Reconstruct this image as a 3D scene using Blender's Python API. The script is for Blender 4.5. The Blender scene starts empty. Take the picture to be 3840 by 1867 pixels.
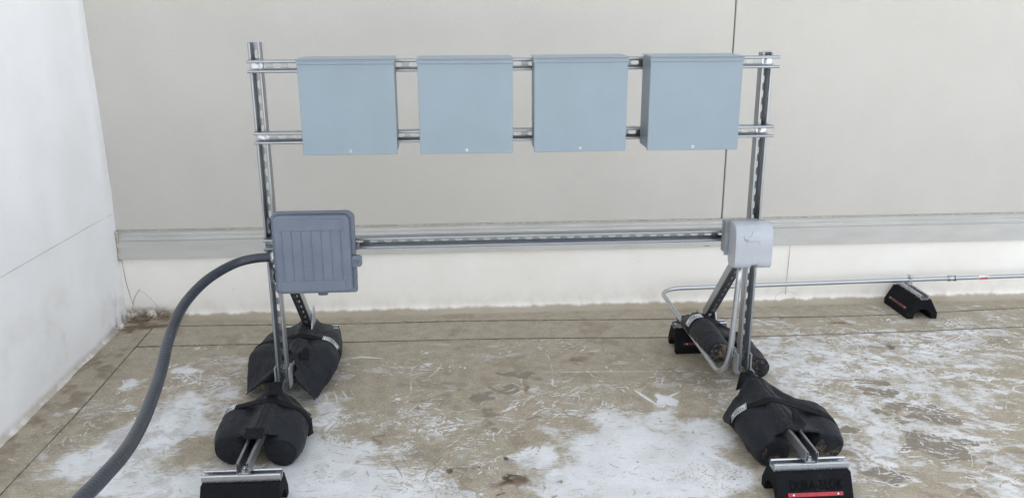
import bpy, math, random
import numpy as np
from mathutils import Vector, Matrix
from mathutils.bvhtree import BVHTree

SC = bpy.context.scene
COL = SC.collection
rad = math.radians
random.seed(7)
rng = np.random.default_rng(11)

# ------------------------------------------------------------------ camera
cam_d = bpy.data.cameras.new('camera'); cam = bpy.data.objects.new('camera', cam_d); COL.objects.link(cam)
cR = Vector((0.99811521, -0.06118458, -0.00474088)); cU = Vector((0.02182422, 0.28169475, 0.95925584)); cF = Vector((0.05735618, 0.95755131, -0.28249912))
cam.matrix_world = Matrix(((cR.x, cU.x, -cF.x, -0.2634), (cR.y, cU.y, -cF.y, -2.7882), (cR.z, cU.z, -cF.z, 1.5570), (0, 0, 0, 1)))
cam_d.sensor_width = 36; cam_d.lens = 3195.9 / 3840 * 36
cam_d.clip_start = .05; cam_d.clip_end = 400
SC.camera = cam

# ------------------------------------------------------------------ light
SUN_EL, SUN_AZ = 47.0, 8.0        # the sun stands behind the tall wall: the corner lies in open shade
w = bpy.data.worlds.new('World'); SC.world = w; w.use_nodes = True
wn, wl = w.node_tree.nodes, w.node_tree.links
bg = wn['Background']
sky = wn.new('ShaderNodeTexSky'); sky.sky_type = 'NISHITA'; sky.sun_disc = False
sky.sun_elevation = rad(SUN_EL); sky.sun_rotation = rad(SUN_AZ)
sky.air_density = 1.0; sky.dust_density = 2.5; sky.ozone_density = 1.0; sky.altitude = 200
hs = wn.new('ShaderNodeHueSaturation'); hs.inputs['Saturation'].default_value = .32
wl.new(sky.outputs[0], hs.inputs['Color']); wl.new(hs.outputs[0], bg.inputs['Color'])
bg.inputs['Strength'].default_value = .15
sd = bpy.data.lights.new('sun', 'SUN'); so = bpy.data.objects.new('sun', sd); COL.objects.link(so)
sd.energy = 3.0; sd.angle = rad(.5); sd.color = (1, .955, .89)
dirv = Vector((math.sin(rad(SUN_AZ)) * math.cos(rad(SUN_EL)), math.cos(rad(SUN_AZ)) * math.cos(rad(SUN_EL)), math.sin(rad(SUN_EL))))
so.rotation_euler = dirv.to_track_quat('Z', 'Y').to_euler(); so.location = (3, 8, 8)
SC.view_settings.view_transform = 'Standard'; SC.view_settings.look = 'None'
SC.view_settings.exposure = 2.0; SC.view_settings.gamma = 1

# ------------------------------------------------------------------ material helpers
class NT:
    def __init__(s, name):
        s.m = bpy.data.materials.new(name); s.m.use_nodes = True
        s.n, s.l = s.m.node_tree.nodes, s.m.node_tree.links
        s.b = s.n['Principled BSDF']
    def node(s, t, ins=None, **kw):
        n = s.n.new(t)
        for k, v in kw.items(): setattr(n, k, v)
        for k, v in (ins or {}).items(): s.put(n.inputs[k], v)
        return n
    def put(s, sock, v):
        if isinstance(v, bpy.types.NodeSocket): s.l.new(v, sock)
        elif isinstance(v, tuple) and len(v) == 3 and sock.type == 'RGBA': sock.default_value = v + (1,)
        else: sock.default_value = v
    def math(s, op, a, b=0.0, clamp=False):
        n = s.node('ShaderNodeMath', operation=op, use_clamp=clamp); s.put(n.inputs[0], a); s.put(n.inputs[1], b); return n.outputs[0]
    def noise(s, vec, scale, detail=3, rough=.55, dist=0.0):
        n = s.node('ShaderNodeTexNoise', {'Scale': scale, 'Detail': detail, 'Roughness': rough, 'Distortion': dist})
        if vec is not None: s.l.new(vec, n.inputs['Vector'])
        return n.outputs[0]
    def ramp(s, f, lo, hi, a=0.0, b=1.0, smooth=True):
        n = s.node('ShaderNodeMapRange', {'From Min': lo, 'From Max': hi, 'To Min': a, 'To Max': b})
        if smooth: n.interpolation_type = 'SMOOTHSTEP'
        s.put(n.inputs['Value'], f); return n.outputs[0]
    def mix(s, f, a, b):
        n = s.node('ShaderNodeMix', data_type='RGBA'); s.put(n.inputs[0], f); s.put(n.inputs[6], a); s.put(n.inputs[7], b); return n.outputs[2]
    def pos(s): return s.node('ShaderNodeNewGeometry').outputs['Position']
    def obj(s): return s.node('ShaderNodeTexCoord').outputs['Object']
    def scaled(s, v, sc):
        n = s.node('ShaderNodeMapping'); s.l.new(v, n.inputs[0]); n.inputs['Scale'].default_value = sc; return n.outputs[0]
    def bump(s, h, strength, dist):
        n = s.node('ShaderNodeBump', {'Strength': strength, 'Distance': dist, 'Height': h}); s.l.new(n.outputs[0], s.b.inputs['Normal']); return n
    def set(s, **kw):
        for k, v in kw.items(): s.put(s.b.inputs[k.replace('_', ' ')], v)
        return s.m

def simple(name, col, rough=.5, metal=0.0, var=.12, scale=14, bump=0.0, bscale=120, spec=None):
    t = NT(name); p = t.pos()
    n = t.noise(p, scale, 5)
    d = tuple(c * (1 - var) for c in col); u = tuple(min(1, c * (1 + var)) for c in col)
    t.set(Base_Color=t.mix(t.ramp(n, .3, .7), d, u), Roughness=t.ramp(t.noise(p, scale * 2.3, 4), .3, .7, rough * .82, min(1, rough * 1.18)), Metallic=metal)
    if spec is not None: t.set(Specular_IOR_Level=spec)
    if bump: t.bump(t.noise(p, bscale, 4), bump, .002)
    return t.m

M = {}
def galv(name, base, rough, dull=.14):
    t = NT(name); p = t.pos()
    a = t.noise(p, 16, 4, .55); b = t.noise(p, 45, 3)
    spot = t.ramp(t.noise(p, 7, 5, .6), .60, .78)
    c = t.mix(t.ramp(a, .3, .7), tuple(x * .93 for x in base), base)
    c = t.mix(t.math('MULTIPLY', spot, dull), c, (.30, .27, .22))
    t.set(Base_Color=c, Metallic=.9, Roughness=t.ramp(b, .3, .7, rough * .93, rough * 1.07))
    return t.m
M['galv'] = galv('galvanised_steel', (.31, .325, .34), .31)
M['galv_bright'] = galv('bright_zinc', (.50, .52, .54), .26, .1)
M['emt'] = galv('conduit_steel', (.46, .48, .50), .33, .12)
M['bracket'] = galv('plate_zinc', (.5, .53, .56), .38)

# grey powder coat of the four enclosures
t = NT('grey_enamel'); p = t.pos()
n1 = t.noise(p, 5, 4); n2 = t.noise(p, 55, 4); sm = t.ramp(t.noise(p, 13, 5, .6), .66, .74)
c = t.mix(t.ramp(n1, .3, .7), (.196, .247, .284), (.216, .269, .308))
c = t.mix(t.math('MULTIPLY', sm, .18), c, (.13, .16, .19))
t.set(Base_Color=c, Roughness=t.ramp(n1, .3, .7, .30, .40), Specular_IOR_Level=.5)
t.bump(t.noise(p, 420, 3), .08, .0008); M['enamel'] = t.m

t = NT('grey_plastic'); p = t.pos()
c = t.mix(t.ramp(t.noise(p, 12, 4), .3, .7), (.110, .130, .168), (.130, .152, .193))
t.set(Base_Color=c, Roughness=.42); t.bump(t.noise(p, 300, 3), .1, .0008); M['jbox'] = t.m
t = NT('pale_plastic'); p = t.pos()
sc1 = t.ramp(t.noise(t.scaled(p, (1, 1, 2.2)), 60, 4, .6, 1.5), .70, .75)
c = t.mix(t.ramp(t.noise(p, 16, 4), .3, .7), (.335, .352, .380), (.380, .398, .430))
c = t.mix(t.math('MULTIPLY', sc1, .35), c, (.16, .17, .19))
t.set(Base_Color=c, Roughness=.3); M['cover'] = t.m
M['screw'] = simple('screw_steel', (.5, .51, .52), .35, metal=.5)
M['cover_back'] = simple('grey_box_casting', (.22, .24, .26), .5)
M['hinge'] = simple('dark_grey_plastic', (.1, .11, .13), .5)
M['seal'] = simple('black_seam', (.02, .02, .022), .6)

# flexible conduit jacket
t = NT('hose_jacket'); p = t.pos()
c = t.mix(t.ramp(t.noise(p, 10, 4), .3, .7), (.017, .021, .031), (.028, .034, .047))
c = t.mix(t.math('MULTIPLY', t.ramp(t.noise(p, 70, 4), .6, .75), .35), c, (.16, .16, .165))
t.set(Base_Color=c, Roughness=.36); M['hose'] = t.m

# black nylon fabric of the weight bags
t = NT('black_nylon'); p = t.pos()
dust = t.math('MULTIPLY', t.ramp(t.noise(p, 7, 6, .65, .6), .45, .78), t.ramp(t.noise(t.scaled(p, (1, 1, .5)), 45, 5, .7), .35, .7))
c = t.mix(t.math('MULTIPLY', dust, .30), (.0058, .0078, .0122), (.04, .042, .045))
sc_ = t.ramp(t.noise(t.scaled(p, (3.2, 1, 1.6)), 22, 6, .7, 1.2), .60, .80)
c = t.mix(t.math('MULTIPLY', sc_, .30), c, (.06, .063, .072))
weave = t.noise(p, 900, 2)
t.set(Base_Color=c, Roughness=.6, Sheen_Weight=.04, Sheen_Roughness=.5, Specular_IOR_Level=.3)
h = t.math('ADD', t.math('MULTIPLY', t.noise(p, 28, 5, .6, .8), .9), t.math('MULTIPLY', weave, .12))
t.bump(h, .75, .006); M['nylon'] = t.m
t = NT('dirty_nylon_end'); p = t.pos()
mud = t.ramp(t.noise(p, 42, 8, .75, .4), .44, .62)
c = t.mix(t.math('MULTIPLY', mud, .85), (.008, .008, .011), (.15, .11, .07))
t.set(Base_Color=c, Roughness=.85); t.bump(t.noise(p, 50, 6, .65), .6, .006); M['nylon_end'] = t.m
t = NT('scuffed_nylon_end'); p = t.pos()
mud = t.ramp(t.noise(p, 40, 7, .72, .9), .60, .74)
t.set(Base_Color=t.mix(t.math('MULTIPLY', mud, .6), (.006, .0065, .009), (.10, .075, .055)), Roughness=.85); t.bump(t.noise(p, 50, 6, .65), .6, .006); M['nylon_end_clean'] = t.m
M['strap'] = simple('black_webbing', (.0045, .0048, .0065), .8, var=.25, scale=60, bump=.5, bscale=500, spec=.25)
M['label_white'] = simple('label_white', (.68, .70, .72), .6, var=.05)
M['label_ink'] = simple('label_ink', (.015, .02, .025), .6)
M['label_green'] = simple('label_green', (.035, .10, .085), .6)

# recycled rubber
t = NT('crumb_rubber'); p = t.pos()
g = t.node('ShaderNodeTexVoronoi', {'Scale': 330.0}); t.l.new(p, g.inputs['Vector'])
spk = t.ramp(t.noise(p, 260, 2), .68, .74)
c = t.mix(t.math('MULTIPLY', spk, .4), (.006, .0063, .008), (.045, .045, .045))
c = t.mix(t.math('MULTIPLY', t.ramp(t.noise(p, 12, 5, .65), .55, .75), .3), c, (.035, .03, .026))
t.set(Base_Color=c, Roughness=.88, Specular_IOR_Level=.2); t.bump(g.outputs['Distance'], .5, .002); M['rubber'] = t.m
M['red'] = simple('red_reflector', (.36, .018, .028), .4, var=.18, scale=60)
M['red_old'] = simple('faded_red_reflector', (.085, .012, .014), .5, var=.3, scale=60)
M['rivet'] = simple('rivet_steel', (.6, .6, .62), .35, metal=.7)
M['sticker'] = simple('white_sticker', (.6, .6, .6), .5)
M['sticker_red'] = simple('red_sticker', (.5, .04, .08), .5)
M['debris'] = simple('black_debris', (.012, .011, .010), .8, var=.3)

# ------------------------------------------------------------------ mesh helpers
class MB:
    def __init__(s): s.v = []; s.f = []; s.sm = []
    def add(s, vs, fs, smooth=False):
        o = len(s.v); s.v += [tuple(x) for x in vs]; s.f += [tuple(i + o for i in f) for f in fs]; s.sm += [smooth] * len(fs); return s
    def box(s, c, d, mat=None, bev=0.0):
        """box with chamfered edges: centre, full size"""
        hx, hy, hz = (x / 2 for x in d); b = min(bev, hx * .9, hy * .9, hz * .9)
        if b <= 0:
            vs = [(sx * hx, sy * hy, sz * hz) for sx in (-1, 1) for sy in (-1, 1) for sz in (-1, 1)]
            fs = [(0, 1, 3, 2), (4, 6, 7, 5), (0, 4, 5, 1), (2, 3, 7, 6), (0, 2, 6, 4), (1, 5, 7, 3)]
        else:
            vs = []; idx = {}
            for sx in (-1, 1):
                for sy in (-1, 1):
                    for sz in (-1, 1):
                        for a in range(3):
                            q = [sx * (hx - b), sy * (hy - b), sz * (hz - b)]
                            q[a] = (sx, sy, sz)[a] * (hx, hy, hz)[a]
                            idx[(sx, sy, sz, a)] = len(vs); vs.append(tuple(q))
            I = idx; fs = []
            cyc = [(-1, -1), (1, -1), (1, 1), (-1, 1)]
            for a in range(3):
                for sg in (-1, 1):
                    L = []
                    for (p, q_) in cyc:
                        k = [0, 0, 0]; k[a] = sg; k[(a + 1) % 3] = p; k[(a + 2) % 3] = q_
                        L.append(I[tuple(k) + (a,)])
                    fs.append(tuple(L if sg > 0 else L[::-1]))
            for a in range(3):
                b1, b2 = (a + 1) % 3, (a + 2) % 3
                for p in (-1, 1):
                    for q_ in (-1, 1):
                        def K(sa, ax):
                            k = [0, 0, 0]; k[a] = sa; k[b1] = p; k[b2] = q_; return I[tuple(k) + (ax,)]
                        L = [K(-1, b1), K(1, b1), K(1, b2), K(-1, b2)]
                        fs.append(tuple(L if p * q_ > 0 else L[::-1])[::-1])
            for sx in (-1, 1):
                for sy in (-1, 1):
                    for sz in (-1, 1):
                        L = [I[(sx, sy, sz, a)] for a in range(3)]
                        fs.append(tuple(L if sx * sy * sz > 0 else L[::-1]))
        c = Vector(c)
        vs = [(mat @ Vector(v) if mat else Vector(v)) + c for v in vs]
        return s.add(vs, fs)
    def prism(s, poly, B, h, caps=True, smooth=False):
        """poly of (u, v) in the frame B = (origin, U, V, N), extruded by h along N"""
        o, U, V, N = (Vector(x) for x in B); n = len(poly)
        vs = [o + U * a + V * b for a, b in poly] + [o + U * a + V * b + N * h for a, b in poly]
        fs = [(i, (i + 1) % n, (i + 1) % n + n, i + n) for i in range(n)]
        s.add(vs, fs, smooth)
        if caps: s.add(vs, [tuple(range(n))[::-1], tuple(range(n, 2 * n))])
        return s
    def cyl(s, p, axis, r, h, n=20, r2=None, cap=True):
        axis = Vector(axis).normalized(); U = axis.orthogonal().normalized(); V = axis.cross(U); p = Vector(p); r2 = r if r2 is None else r2
        A = [p + (U * math.cos(2 * math.pi * i / n) + V * math.sin(2 * math.pi * i / n)) * r for i in range(n)]
        Bq = [p + axis * h + (U * math.cos(2 * math.pi * i / n) + V * math.sin(2 * math.pi * i / n)) * r2 for i in range(n)]
        s.add(A + Bq, [(i, (i + 1) % n, (i + 1) % n + n, i + n) for i in range(n)], n > 8)
        if cap: s.add(A + Bq, [tuple(range(n))[::-1], tuple(range(n, 2 * n))])
        return s
    def tube(s, pts, r, n=16, rf=None, caps=True):
        pts = [Vector(p) for p in pts]; T = [(pts[min(i + 1, len(pts) - 1)] - pts[max(i - 1, 0)]).normalized() for i in range(len(pts))]
        U = T[0].orthogonal().normalized(); vs = []
        for i, p in enumerate(pts):
            U = (U - T[i] * U.dot(T[i])).normalized(); V = T[i].cross(U); rr = rf(i) if rf else r
            vs += [p + (U * math.cos(2 * math.pi * k / n) + V * math.sin(2 * math.pi * k / n)) * rr for k in range(n)]
        m = len(pts)
        s.add(vs, [(i * n + k, i * n + (k + 1) % n, (i + 1) * n + (k + 1) % n, (i + 1) * n + k) for i in range(m - 1) for k in range(n)], True)
        if caps: s.add(vs, [tuple(range(n))[::-1], tuple(range((m - 1) * n, m * n))])
        return s
    def torus(s, c, axis, R, r, n=28, k=8, arc=1.0):
        axis = Vector(axis).normalized(); U = axis.orthogonal().normalized(); V = axis.cross(U); c = Vector(c)
        P = [c + (U * math.cos(2 * math.pi * i / n) + V * math.sin(2 * math.pi * i / n)) * R for i in range(n)]
        vs = []
        for i in range(n):
            d = (P[i] - c).normalized()
            vs += [P[i] + (d * math.cos(2 * math.pi * j / k) + axis * math.sin(2 * math.pi * j / k)) * r for j in range(k)]
        return s.add(vs, [(i * k + j, ((i + 1) % n) * k + j, ((i + 1) % n) * k + (j + 1) % k, i * k + (j + 1) % k) for i in range(n) for j in range(k)], True)
    def build(s, name, mat, parent=None, origin=None):
        me = bpy.data.meshes.new(name)
        off = Vector(origin) if origin is not None else (parent.matrix_basis.translation if False else Vector((0, 0, 0)))
        me.from_pydata([tuple(Vector(v) - off) for v in s.v], [], s.f); me.validate(); 
        if len(me.polygons) == len(s.sm): me.polygons.foreach_set('use_smooth', s.sm)
        me.materials.append(mat); me.update()
        o = bpy.data.objects.new(name, me); COL.objects.link(o); o.location = off
        fix_normals(me)
        if parent is not None: child(o, parent)
        return o

def fix_normals(me):
    import bmesh
    b = bmesh.new(); b.from_mesh(me); bmesh.ops.remove_doubles(b, verts=b.verts, dist=1e-6); bmesh.ops.recalc_face_normals(b, faces=b.faces); b.to_mesh(me); b.free(); me.update()

def wloc(o):
    p = Vector((0, 0, 0))
    while o is not None: p = p + o.location; o = o.parent
    return p
def child(o, parent):
    """parent o, keeping its place (parents are only translated)"""
    o.parent = parent; o.location = o.location - wloc(parent)
def thing(name, label, cat, loc=(0, 0, 0), group=None):
    o = bpy.data.objects.new(name, None); COL.objects.link(o); o.location = loc; o.empty_display_size = .05
    tag(o, label, cat, group); return o
def tag(o, label=None, cat=None, group=None, kind=None):
    if label: o['label'] = label
    if cat: o['category'] = cat
    if group: o['group'] = group
    if kind: o['kind'] = kind
    return o

def spline(P, step=.01):
    P = [Vector(p) for p in P]; P = [P[0] * 2 - P[1]] + P + [P[-1] * 2 - P[-2]]; out = []
    for i in range(1, len(P) - 2):
        a, b, c, d = P[i - 1:i + 3]; n = max(2, int((c - b).length / step))
        for k in range(n):
            u = k / n
            out.append(.5 * ((2 * b) + (c - a) * u + (2 * a - 5 * b + 4 * c - d) * u * u + (3 * b - a - 3 * c + d) * u ** 3))
    out.append(P[-2]); return out
def rounded_path(P, RS, step=.006):
    """polyline with its corners replaced by arcs of radius R"""
    P = [Vector(p) for p in P]; out = [P[0]]
    for i in range(1, len(P) - 1):
        R = RS[i - 1] if isinstance(RS, (list, tuple)) else RS
        a = (P[i - 1] - P[i]).normalized(); b = (P[i + 1] - P[i]).normalized(); ang = a.angle(b); d = R / math.tan(ang / 2)
        s_, e_ = P[i] + a * d, P[i] + b * d; c = P[i] + (a + b).normalized() * (R / math.sin(ang / 2)); tot = math.pi - ang; n = max(3, int(R * tot / step))
        v0 = s_ - c; v1 = e_ - c
        for k in range(n + 1):
            u = k / n; out.append(c + (v0 * math.sin((1 - u) * tot) + v1 * math.sin(u * tot)) / math.sin(tot))
    out.append(P[-1]); return out

# ------------------------------------------------------------------ strut channel (41 mm C profile with slotted back)
def strut(mb, p0, L, openv, length, depth=.0413, slots=True, width=.0413, phase=.5, pitch=.0508):
    """p0 = centre of the back web, at the start; L = unit along the length; openv = unit towards the opening"""
    L = Vector(L).normalized(); O = Vector(openv).normalized(); W = L.cross(O).normalized(); p0 = Vector(p0)
    t = .0025; hw = width / 2; lip = .0095; ret = .0075; rc = .0035
    for sg in (-1, 1):
        # J outline (w, o): back corner, flange, rounded inturned lip
        out = [(hw - .004, 0)] + [(hw - rc + rc * math.sin(a), rc - rc * math.cos(a)) for a in (0, .5, 1.05, 1.57)]
        out += [(hw - rc + rc * math.cos(a), depth - rc + rc * math.sin(a)) for a in (0, .5, 1.05, 1.57)]
        out += [(hw - lip + .003 - .003 * math.sin(a), depth - .003 + .003 * math.cos(a)) for a in (0, .8, 1.57)]
        out += [(hw - lip, depth - ret), (hw - lip + t, depth - ret), (hw - lip + t, depth - t - .001), (hw - lip + t + .001, depth - t), (hw - t - .001, depth - t), (hw - t, depth - t - .001), (hw - t, t), (hw - .004, t)]
        mb.prism([(a * sg, b) for a, b in out], (p0, W, O, L), length)
    ww = hw - .004
    if not slots:
        mb.box(p0 + L * (length / 2) + O * (t / 2), (1, 1, 1), Matrix((W * (2 * ww), L * length, O * t)).transposed()); return mb
    sl, sw = .0286, .0143; n = int((length - .004) / pitch)
    start = (length - n * pitch) * phase
    def plate(a, b):
        if b - a > .0005: mb.box(p0 + L * ((a + b) / 2) + O * (t / 2), (1, 1, 1), Matrix((W * (2 * ww), L * (b - a), O * t)).transposed())
    plate(0, start); plate(start + n * pitch, length)
    for k in range(n):
        c = start + (k + .5) * pitch; inner = []
        m = 7; rr = sw / 2; hs_ = sl / 2 - rr
        for i in range(m): a = -math.pi / 2 + math.pi * i / (m - 1); inner.append((rr * math.sin(a), hs_ + rr * math.cos(a)))
        for i in range(m): a = math.pi / 2 + math.pi * i / (m - 1); inner.append((rr * math.sin(a), -hs_ + rr * math.cos(a)))
        hl = pitch / 2; N = len(inner)
        outer = []
        for i, (x, y) in enumerate(inner):
            sx, sy = x / ww, y / hl; m_ = max(abs(sx), abs(sy)); ox, oy = x / m_, y / m_
            outer.append((ox, oy))
        # snap the nearest ring points to the four cell corners
        for cx, cy in ((-ww, hl), (ww, hl), (ww, -hl), (-ww, -hl)):
            j = min(range(N), key=lambda i: (outer[i][0] - cx) ** 2 + (outer[i][1] - cy) ** 2); outer[j] = (cx, cy)
        vs = []
        for z in (0, t):
            vs += [p0 + W * x + L * (c + y) + O * z for x, y in outer] + [p0 + W * x + L * (c + y) + O * z for x, y in inner]
        fs = []
        for i in range(N):
            j = (i + 1) % N
            fs += [(i, j, N + j, N + i), (2 * N + i, 3 * N + i, 3 * N + j, 2 * N + j), (N + i, N + j, 3 * N + j, 3 * N + i)]
        mb.add(vs, fs)
    return mb

def hexbolt(mb, c, ax, r=.0095, h=.007):
    ax = Vector(ax).normalized(); mb.cyl(c, ax, r, h, 6); mb.cyl(Vector(c) + ax * h, ax, r * .62, .005, 12); return mb

# ================================================================== THE SETTING
YW, XW = 1.375, -1.970            # face of the back wall, face of the left wall
WALL_H = 6.3
R_BASE = .016                     # radius where the membrane turns up the walls

# ---- stained roof membrane: masks are rasterised from hand placed patches and thousands of scuff strokes
# (x, y, rx, ry, strength) in metres on the roof
E_W = [(-1.616,-0.06,0.154,0.13,0.75),(-1.508,0.129,0.192,0.18,0.6),(-0.966,-0.219,0.658,0.195,0.8),(0.323,-0.308,0.462,0.18,0.85),(-0.43,-0.328,0.7,0.072,0.75),(-1.497,-0.014,0.224,0.196,0.6),(0.519,-0.071,0.21,0.168,0.75),(-0.674,0.132,0.238,0.16,0.5),(-0.989,0.386,0.08,0.216,0.5),(-1.414,0.153,0.21,0.21,1.0),(-1.568,-0.009,0.126,0.168,0.7),(-1.089,-0.199,0.224,0.144,0.9),(-1.407,-0.152,0.126,0.13,0.9),(-1.369,0.343,0.192,0.204,0.7),(-1.14,0.228,0.128,0.204,0.7),(-1.664,0.612,0.067,0.08,0.85),(-1.499,0.721,0.063,0.055,0.8),(-0.719,0.016,0.224,0.18,0.8),(-0.752,-0.146,0.168,0.208,0.95),(-0.498,-0.276,0.28,0.108,0.9),(-0.798,0.269,0.112,0.153,0.65),(-0.898,0.415,0.128,0.144,0.55),(-0.515,-0.027,0.192,0.084,0.55),(0.33,-0.141,0.308,0.252,1.0),(0.481,0.146,0.096,0.16,0.9),(0.311,0.063,0.128,0.15,0.95),(0.587,-0.239,0.144,0.192,0.9),(0.103,-0.256,0.182,0.144,0.9),(0.523,0.314,0.045,0.09,0.85),(0.6,0.012,0.16,0.15,0.8),(-0.048,-0.115,0.112,0.098,0.8),(0.04,0.051,0.084,0.09,0.55),(1.149,0.539,0.198,0.28,0.55),(1.358,0.743,0.144,0.176,0.5),(1.29,0.122,0.126,0.224,0.55),(1.923,0.612,0.324,0.252,0.45),(1.454,0.397,0.192,0.18,0.5),(1.783,0.225,0.208,0.17,0.5),(1.262,-0.094,0.096,0.224,0.62),(1.568,-0.254,0.072,0.078,0.5),(1.04,-0.321,0.06,0.144,0.5),(1.065,0.276,0.128,0.18,0.6),(1.157,0.805,0.108,0.184,0.5),(-1.289,0.844,0.144,0.092,0.45),(-1.269,0.496,0.08,0.095,0.6),(-0.556,-0.211,0.21,0.144,0.8),(-0.12,0.804,0.27,0.044,0.35),(0.263,0.333,0.128,0.108,0.4),(2.389,0.965,0.16,0.1,0.4),(1.525,-0.451,0.084,0.088,0.6),(1.703,0.38,0.16,0.076,0.45)]
E_N = [(-0.232,-0.208,0.096,0.053,0.6),(-0.328,-0.109,0.077,0.05,0.5),(-0.179,-0.051,0.084,0.07,0.5),(-0.144,-0.336,0.084,0.038,0.4),(-0.672,0.116,0.084,0.06,0.3),(-0.45,0.116,0.192,0.105,0.4),(-1.24,0.052,0.064,0.042,0.25),(-0.505,-0.163,0.072,0.036,0.35)]
E_G = [(1.426,0.418,0.086,0.046,1.0),(1.441,0.193,0.097,0.061,1.0),(1.519,0.079,0.109,0.059,1.0),(1.379,-0.129,0.075,0.08,0.9),(1.468,-0.186,0.1,0.088,1.0),(1.16,-0.333,0.09,0.051,1.0),(1.359,-0.433,0.064,0.043,0.8),(1.4,0.325,0.091,0.031,1.0),(1.153,0.014,0.051,0.043,0.7),(-0.048,0.571,0.081,0.033,1.0),(-0.112,0.416,0.072,0.059,1.0),(-0.167,0.382,0.059,0.021,1.0),(-0.211,0.249,0.066,0.035,0.9),(-0.201,0.141,0.059,0.066,0.8),(-0.024,0.168,0.039,0.018,1.0),(-0.426,0.386,0.131,0.007,1.0),(-0.564,0.041,0.026,0.031,0.7),(1.709,0.37,0.051,0.032,0.6),(1.501,0.152,0.086,0.034,1.0)]
E_B = [(-1.878,1.342,0.114,0.096,1.0),(-1.904,1.245,0.056,0.062,1.0),(-1.809,1.38,0.062,0.066,0.8),(-1.861,0.821,0.112,0.08,0.55),(-1.847,0.569,0.075,0.052,0.5),(-1.841,0.15,0.058,0.058,0.6),(-1.874,0.004,0.044,0.058,0.5),(-1.837,0.312,0.05,0.028,0.5),(-1.916,0.848,0.019,0.095,0.7),(0.01,0.423,0.033,0.062,0.8),(0.179,0.692,0.059,0.045,0.55),(0.051,0.649,0.044,0.031,0.4),(0.299,0.812,0.052,0.023,0.4),(-0.455,0.294,0.035,0.017,0.5),(-0.231,0.182,0.072,0.029,0.5),(1.732,0.766,0.051,0.036,0.8),(1.586,1.066,0.096,0.03,0.7),(1.936,0.718,0.058,0.025,0.4),(1.09,-0.283,0.02,0.065,0.6),(1.274,-0.278,0.069,0.01,0.6),(-0.511,1.361,0.058,0.052,0.3),(-0.06,1.28,0.072,0.051,0.3),(1.233,0.802,0.039,0.033,0.3),(1.326,1.124,0.057,0.056,0.5),(2.18,0.785,0.051,0.033,0.4)]
E_D = [(-0.105,-0.119,0.022,0.028,1.0),(-0.113,-0.257,0.044,0.02,1.0),(-0.342,-0.21,0.017,0.03,0.8),(-0.14,-0.344,0.025,0.013,1.0),(0.009,-0.354,0.017,0.014,1.0),(-0.499,-0.046,0.02,0.025,0.5),(-0.355,-0.26,0.023,0.016,0.6),(0.006,-0.275,0.023,0.026,0.5),(-0.228,-0.207,0.017,0.013,0.7),(-0.041,-0.049,0.012,0.018,0.8),(0.321,-0.198,0.006,0.009,1.0),(0.474,0.126,0.008,0.012,0.8),(0.013,-0.16,0.035,0.027,0.4),(-1.893,1.357,0.052,0.046,0.8),(-1.869,1.437,0.041,0.03,0.6),(-0.237,-0.132,0.029,0.043,0.4),(-0.154,-0.304,0.01,0.02,0.7),(1.116,-0.239,0.015,0.026,0.5)]
E_S = [(1.215,0.663,0.234,0.336,1.0),(1.57,0.638,0.36,0.308,1.0),(2.053,0.836,0.324,0.276,0.9),(1.544,0.242,0.4,0.272,0.8),(1.514,-0.224,0.21,0.286,0.7),(1.139,-0.198,0.098,0.286,0.8),(1.033,0.278,0.112,0.204,0.8),(-1.058,0.577,0.24,0.2,0.25),(-1.316,0.675,0.216,0.21,0.5),(-0.89,0.565,0.108,0.24,0.5),(-0.555,0.58,0.192,0.24,0.25),(0.111,0.417,0.24,0.228,0.3),(0.704,0.451,0.18,0.152,0.4),(-0.376,0.174,0.35,0.128,0.8),(0.242,0.196,0.21,0.17,0.7),(-0.259,-0.18,0.182,0.156,0.9),(-1.571,0.392,0.24,0.216,0.4),(-1.663,0.053,0.192,0.18,0.3),(-0.02,0.938,0.3,0.096,0.25),(0.772,0.125,0.112,0.18,0.5),(0.339,0.817,0.18,0.069,0.15),(2.329,1.135,0.2,0.112,0.3)]
dx = .004
gx = np.arange(-2.05, 2.75, dx); gy = np.arange(-.56, 1.42, dx)
NX, NY = len(gx), len(gy)
XX, YY = np.meshgrid(gx, gy)

def vnoise(cell, seed, octaves=4, sx=1.0, sy=1.0):
    """smooth value noise on the grid, 0..1"""
    out = np.zeros((NY, NX)); amp = 1; tot = 0; r = np.random.default_rng(seed)
    for o in range(octaves):
        c = cell / 2 ** o
        nx_, ny_ = int((gx[-1] - gx[0]) / (c * sx)) + 4, int((gy[-1] - gy[0]) / (c * sy)) + 4
        g = r.random((ny_, nx_)); u = (XX - gx[0]) / (c * sx); v = (YY - gy[0]) / (c * sy)
        iu, iv = u.astype(int), v.astype(int); fu, fv = u - iu, v - iv
        fu = fu * fu * (3 - 2 * fu); fv = fv * fv * (3 - 2 * fv)
        out += amp * ((g[iv, iu] * (1 - fu) + g[iv, iu + 1] * fu) * (1 - fv) + (g[iv + 1, iu] * (1 - fu) + g[iv + 1, iu + 1] * fu) * fv)
        tot += amp; amp *= .55
    return out / tot
n_big = vnoise(.22, 1); n_mid = vnoise(.07, 2, 4); n_fin = vnoise(.02, 3, 3); warpx = vnoise(.13, 4, 4) - .5; warpy = vnoise(.13, 5, 4) - .5
wx_, wy_ = XX + warpx * .16, YY + warpy * .16
def patches(E, p=1.0, wob=1.0, soft=1.0):
    out = np.zeros((NY, NX))
    for x, y, rx, ry, s in E:
        xx = XX + (wx_ - XX) * wob; yy = YY + (wy_ - YY) * wob
        d = np.sqrt(((xx - x) / rx) ** 2 + ((yy - y) / ry) ** 2)
        out = np.maximum(out, s * np.clip((1.25 - d) / (.5 * soft), 0, 1))
    return out
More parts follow.
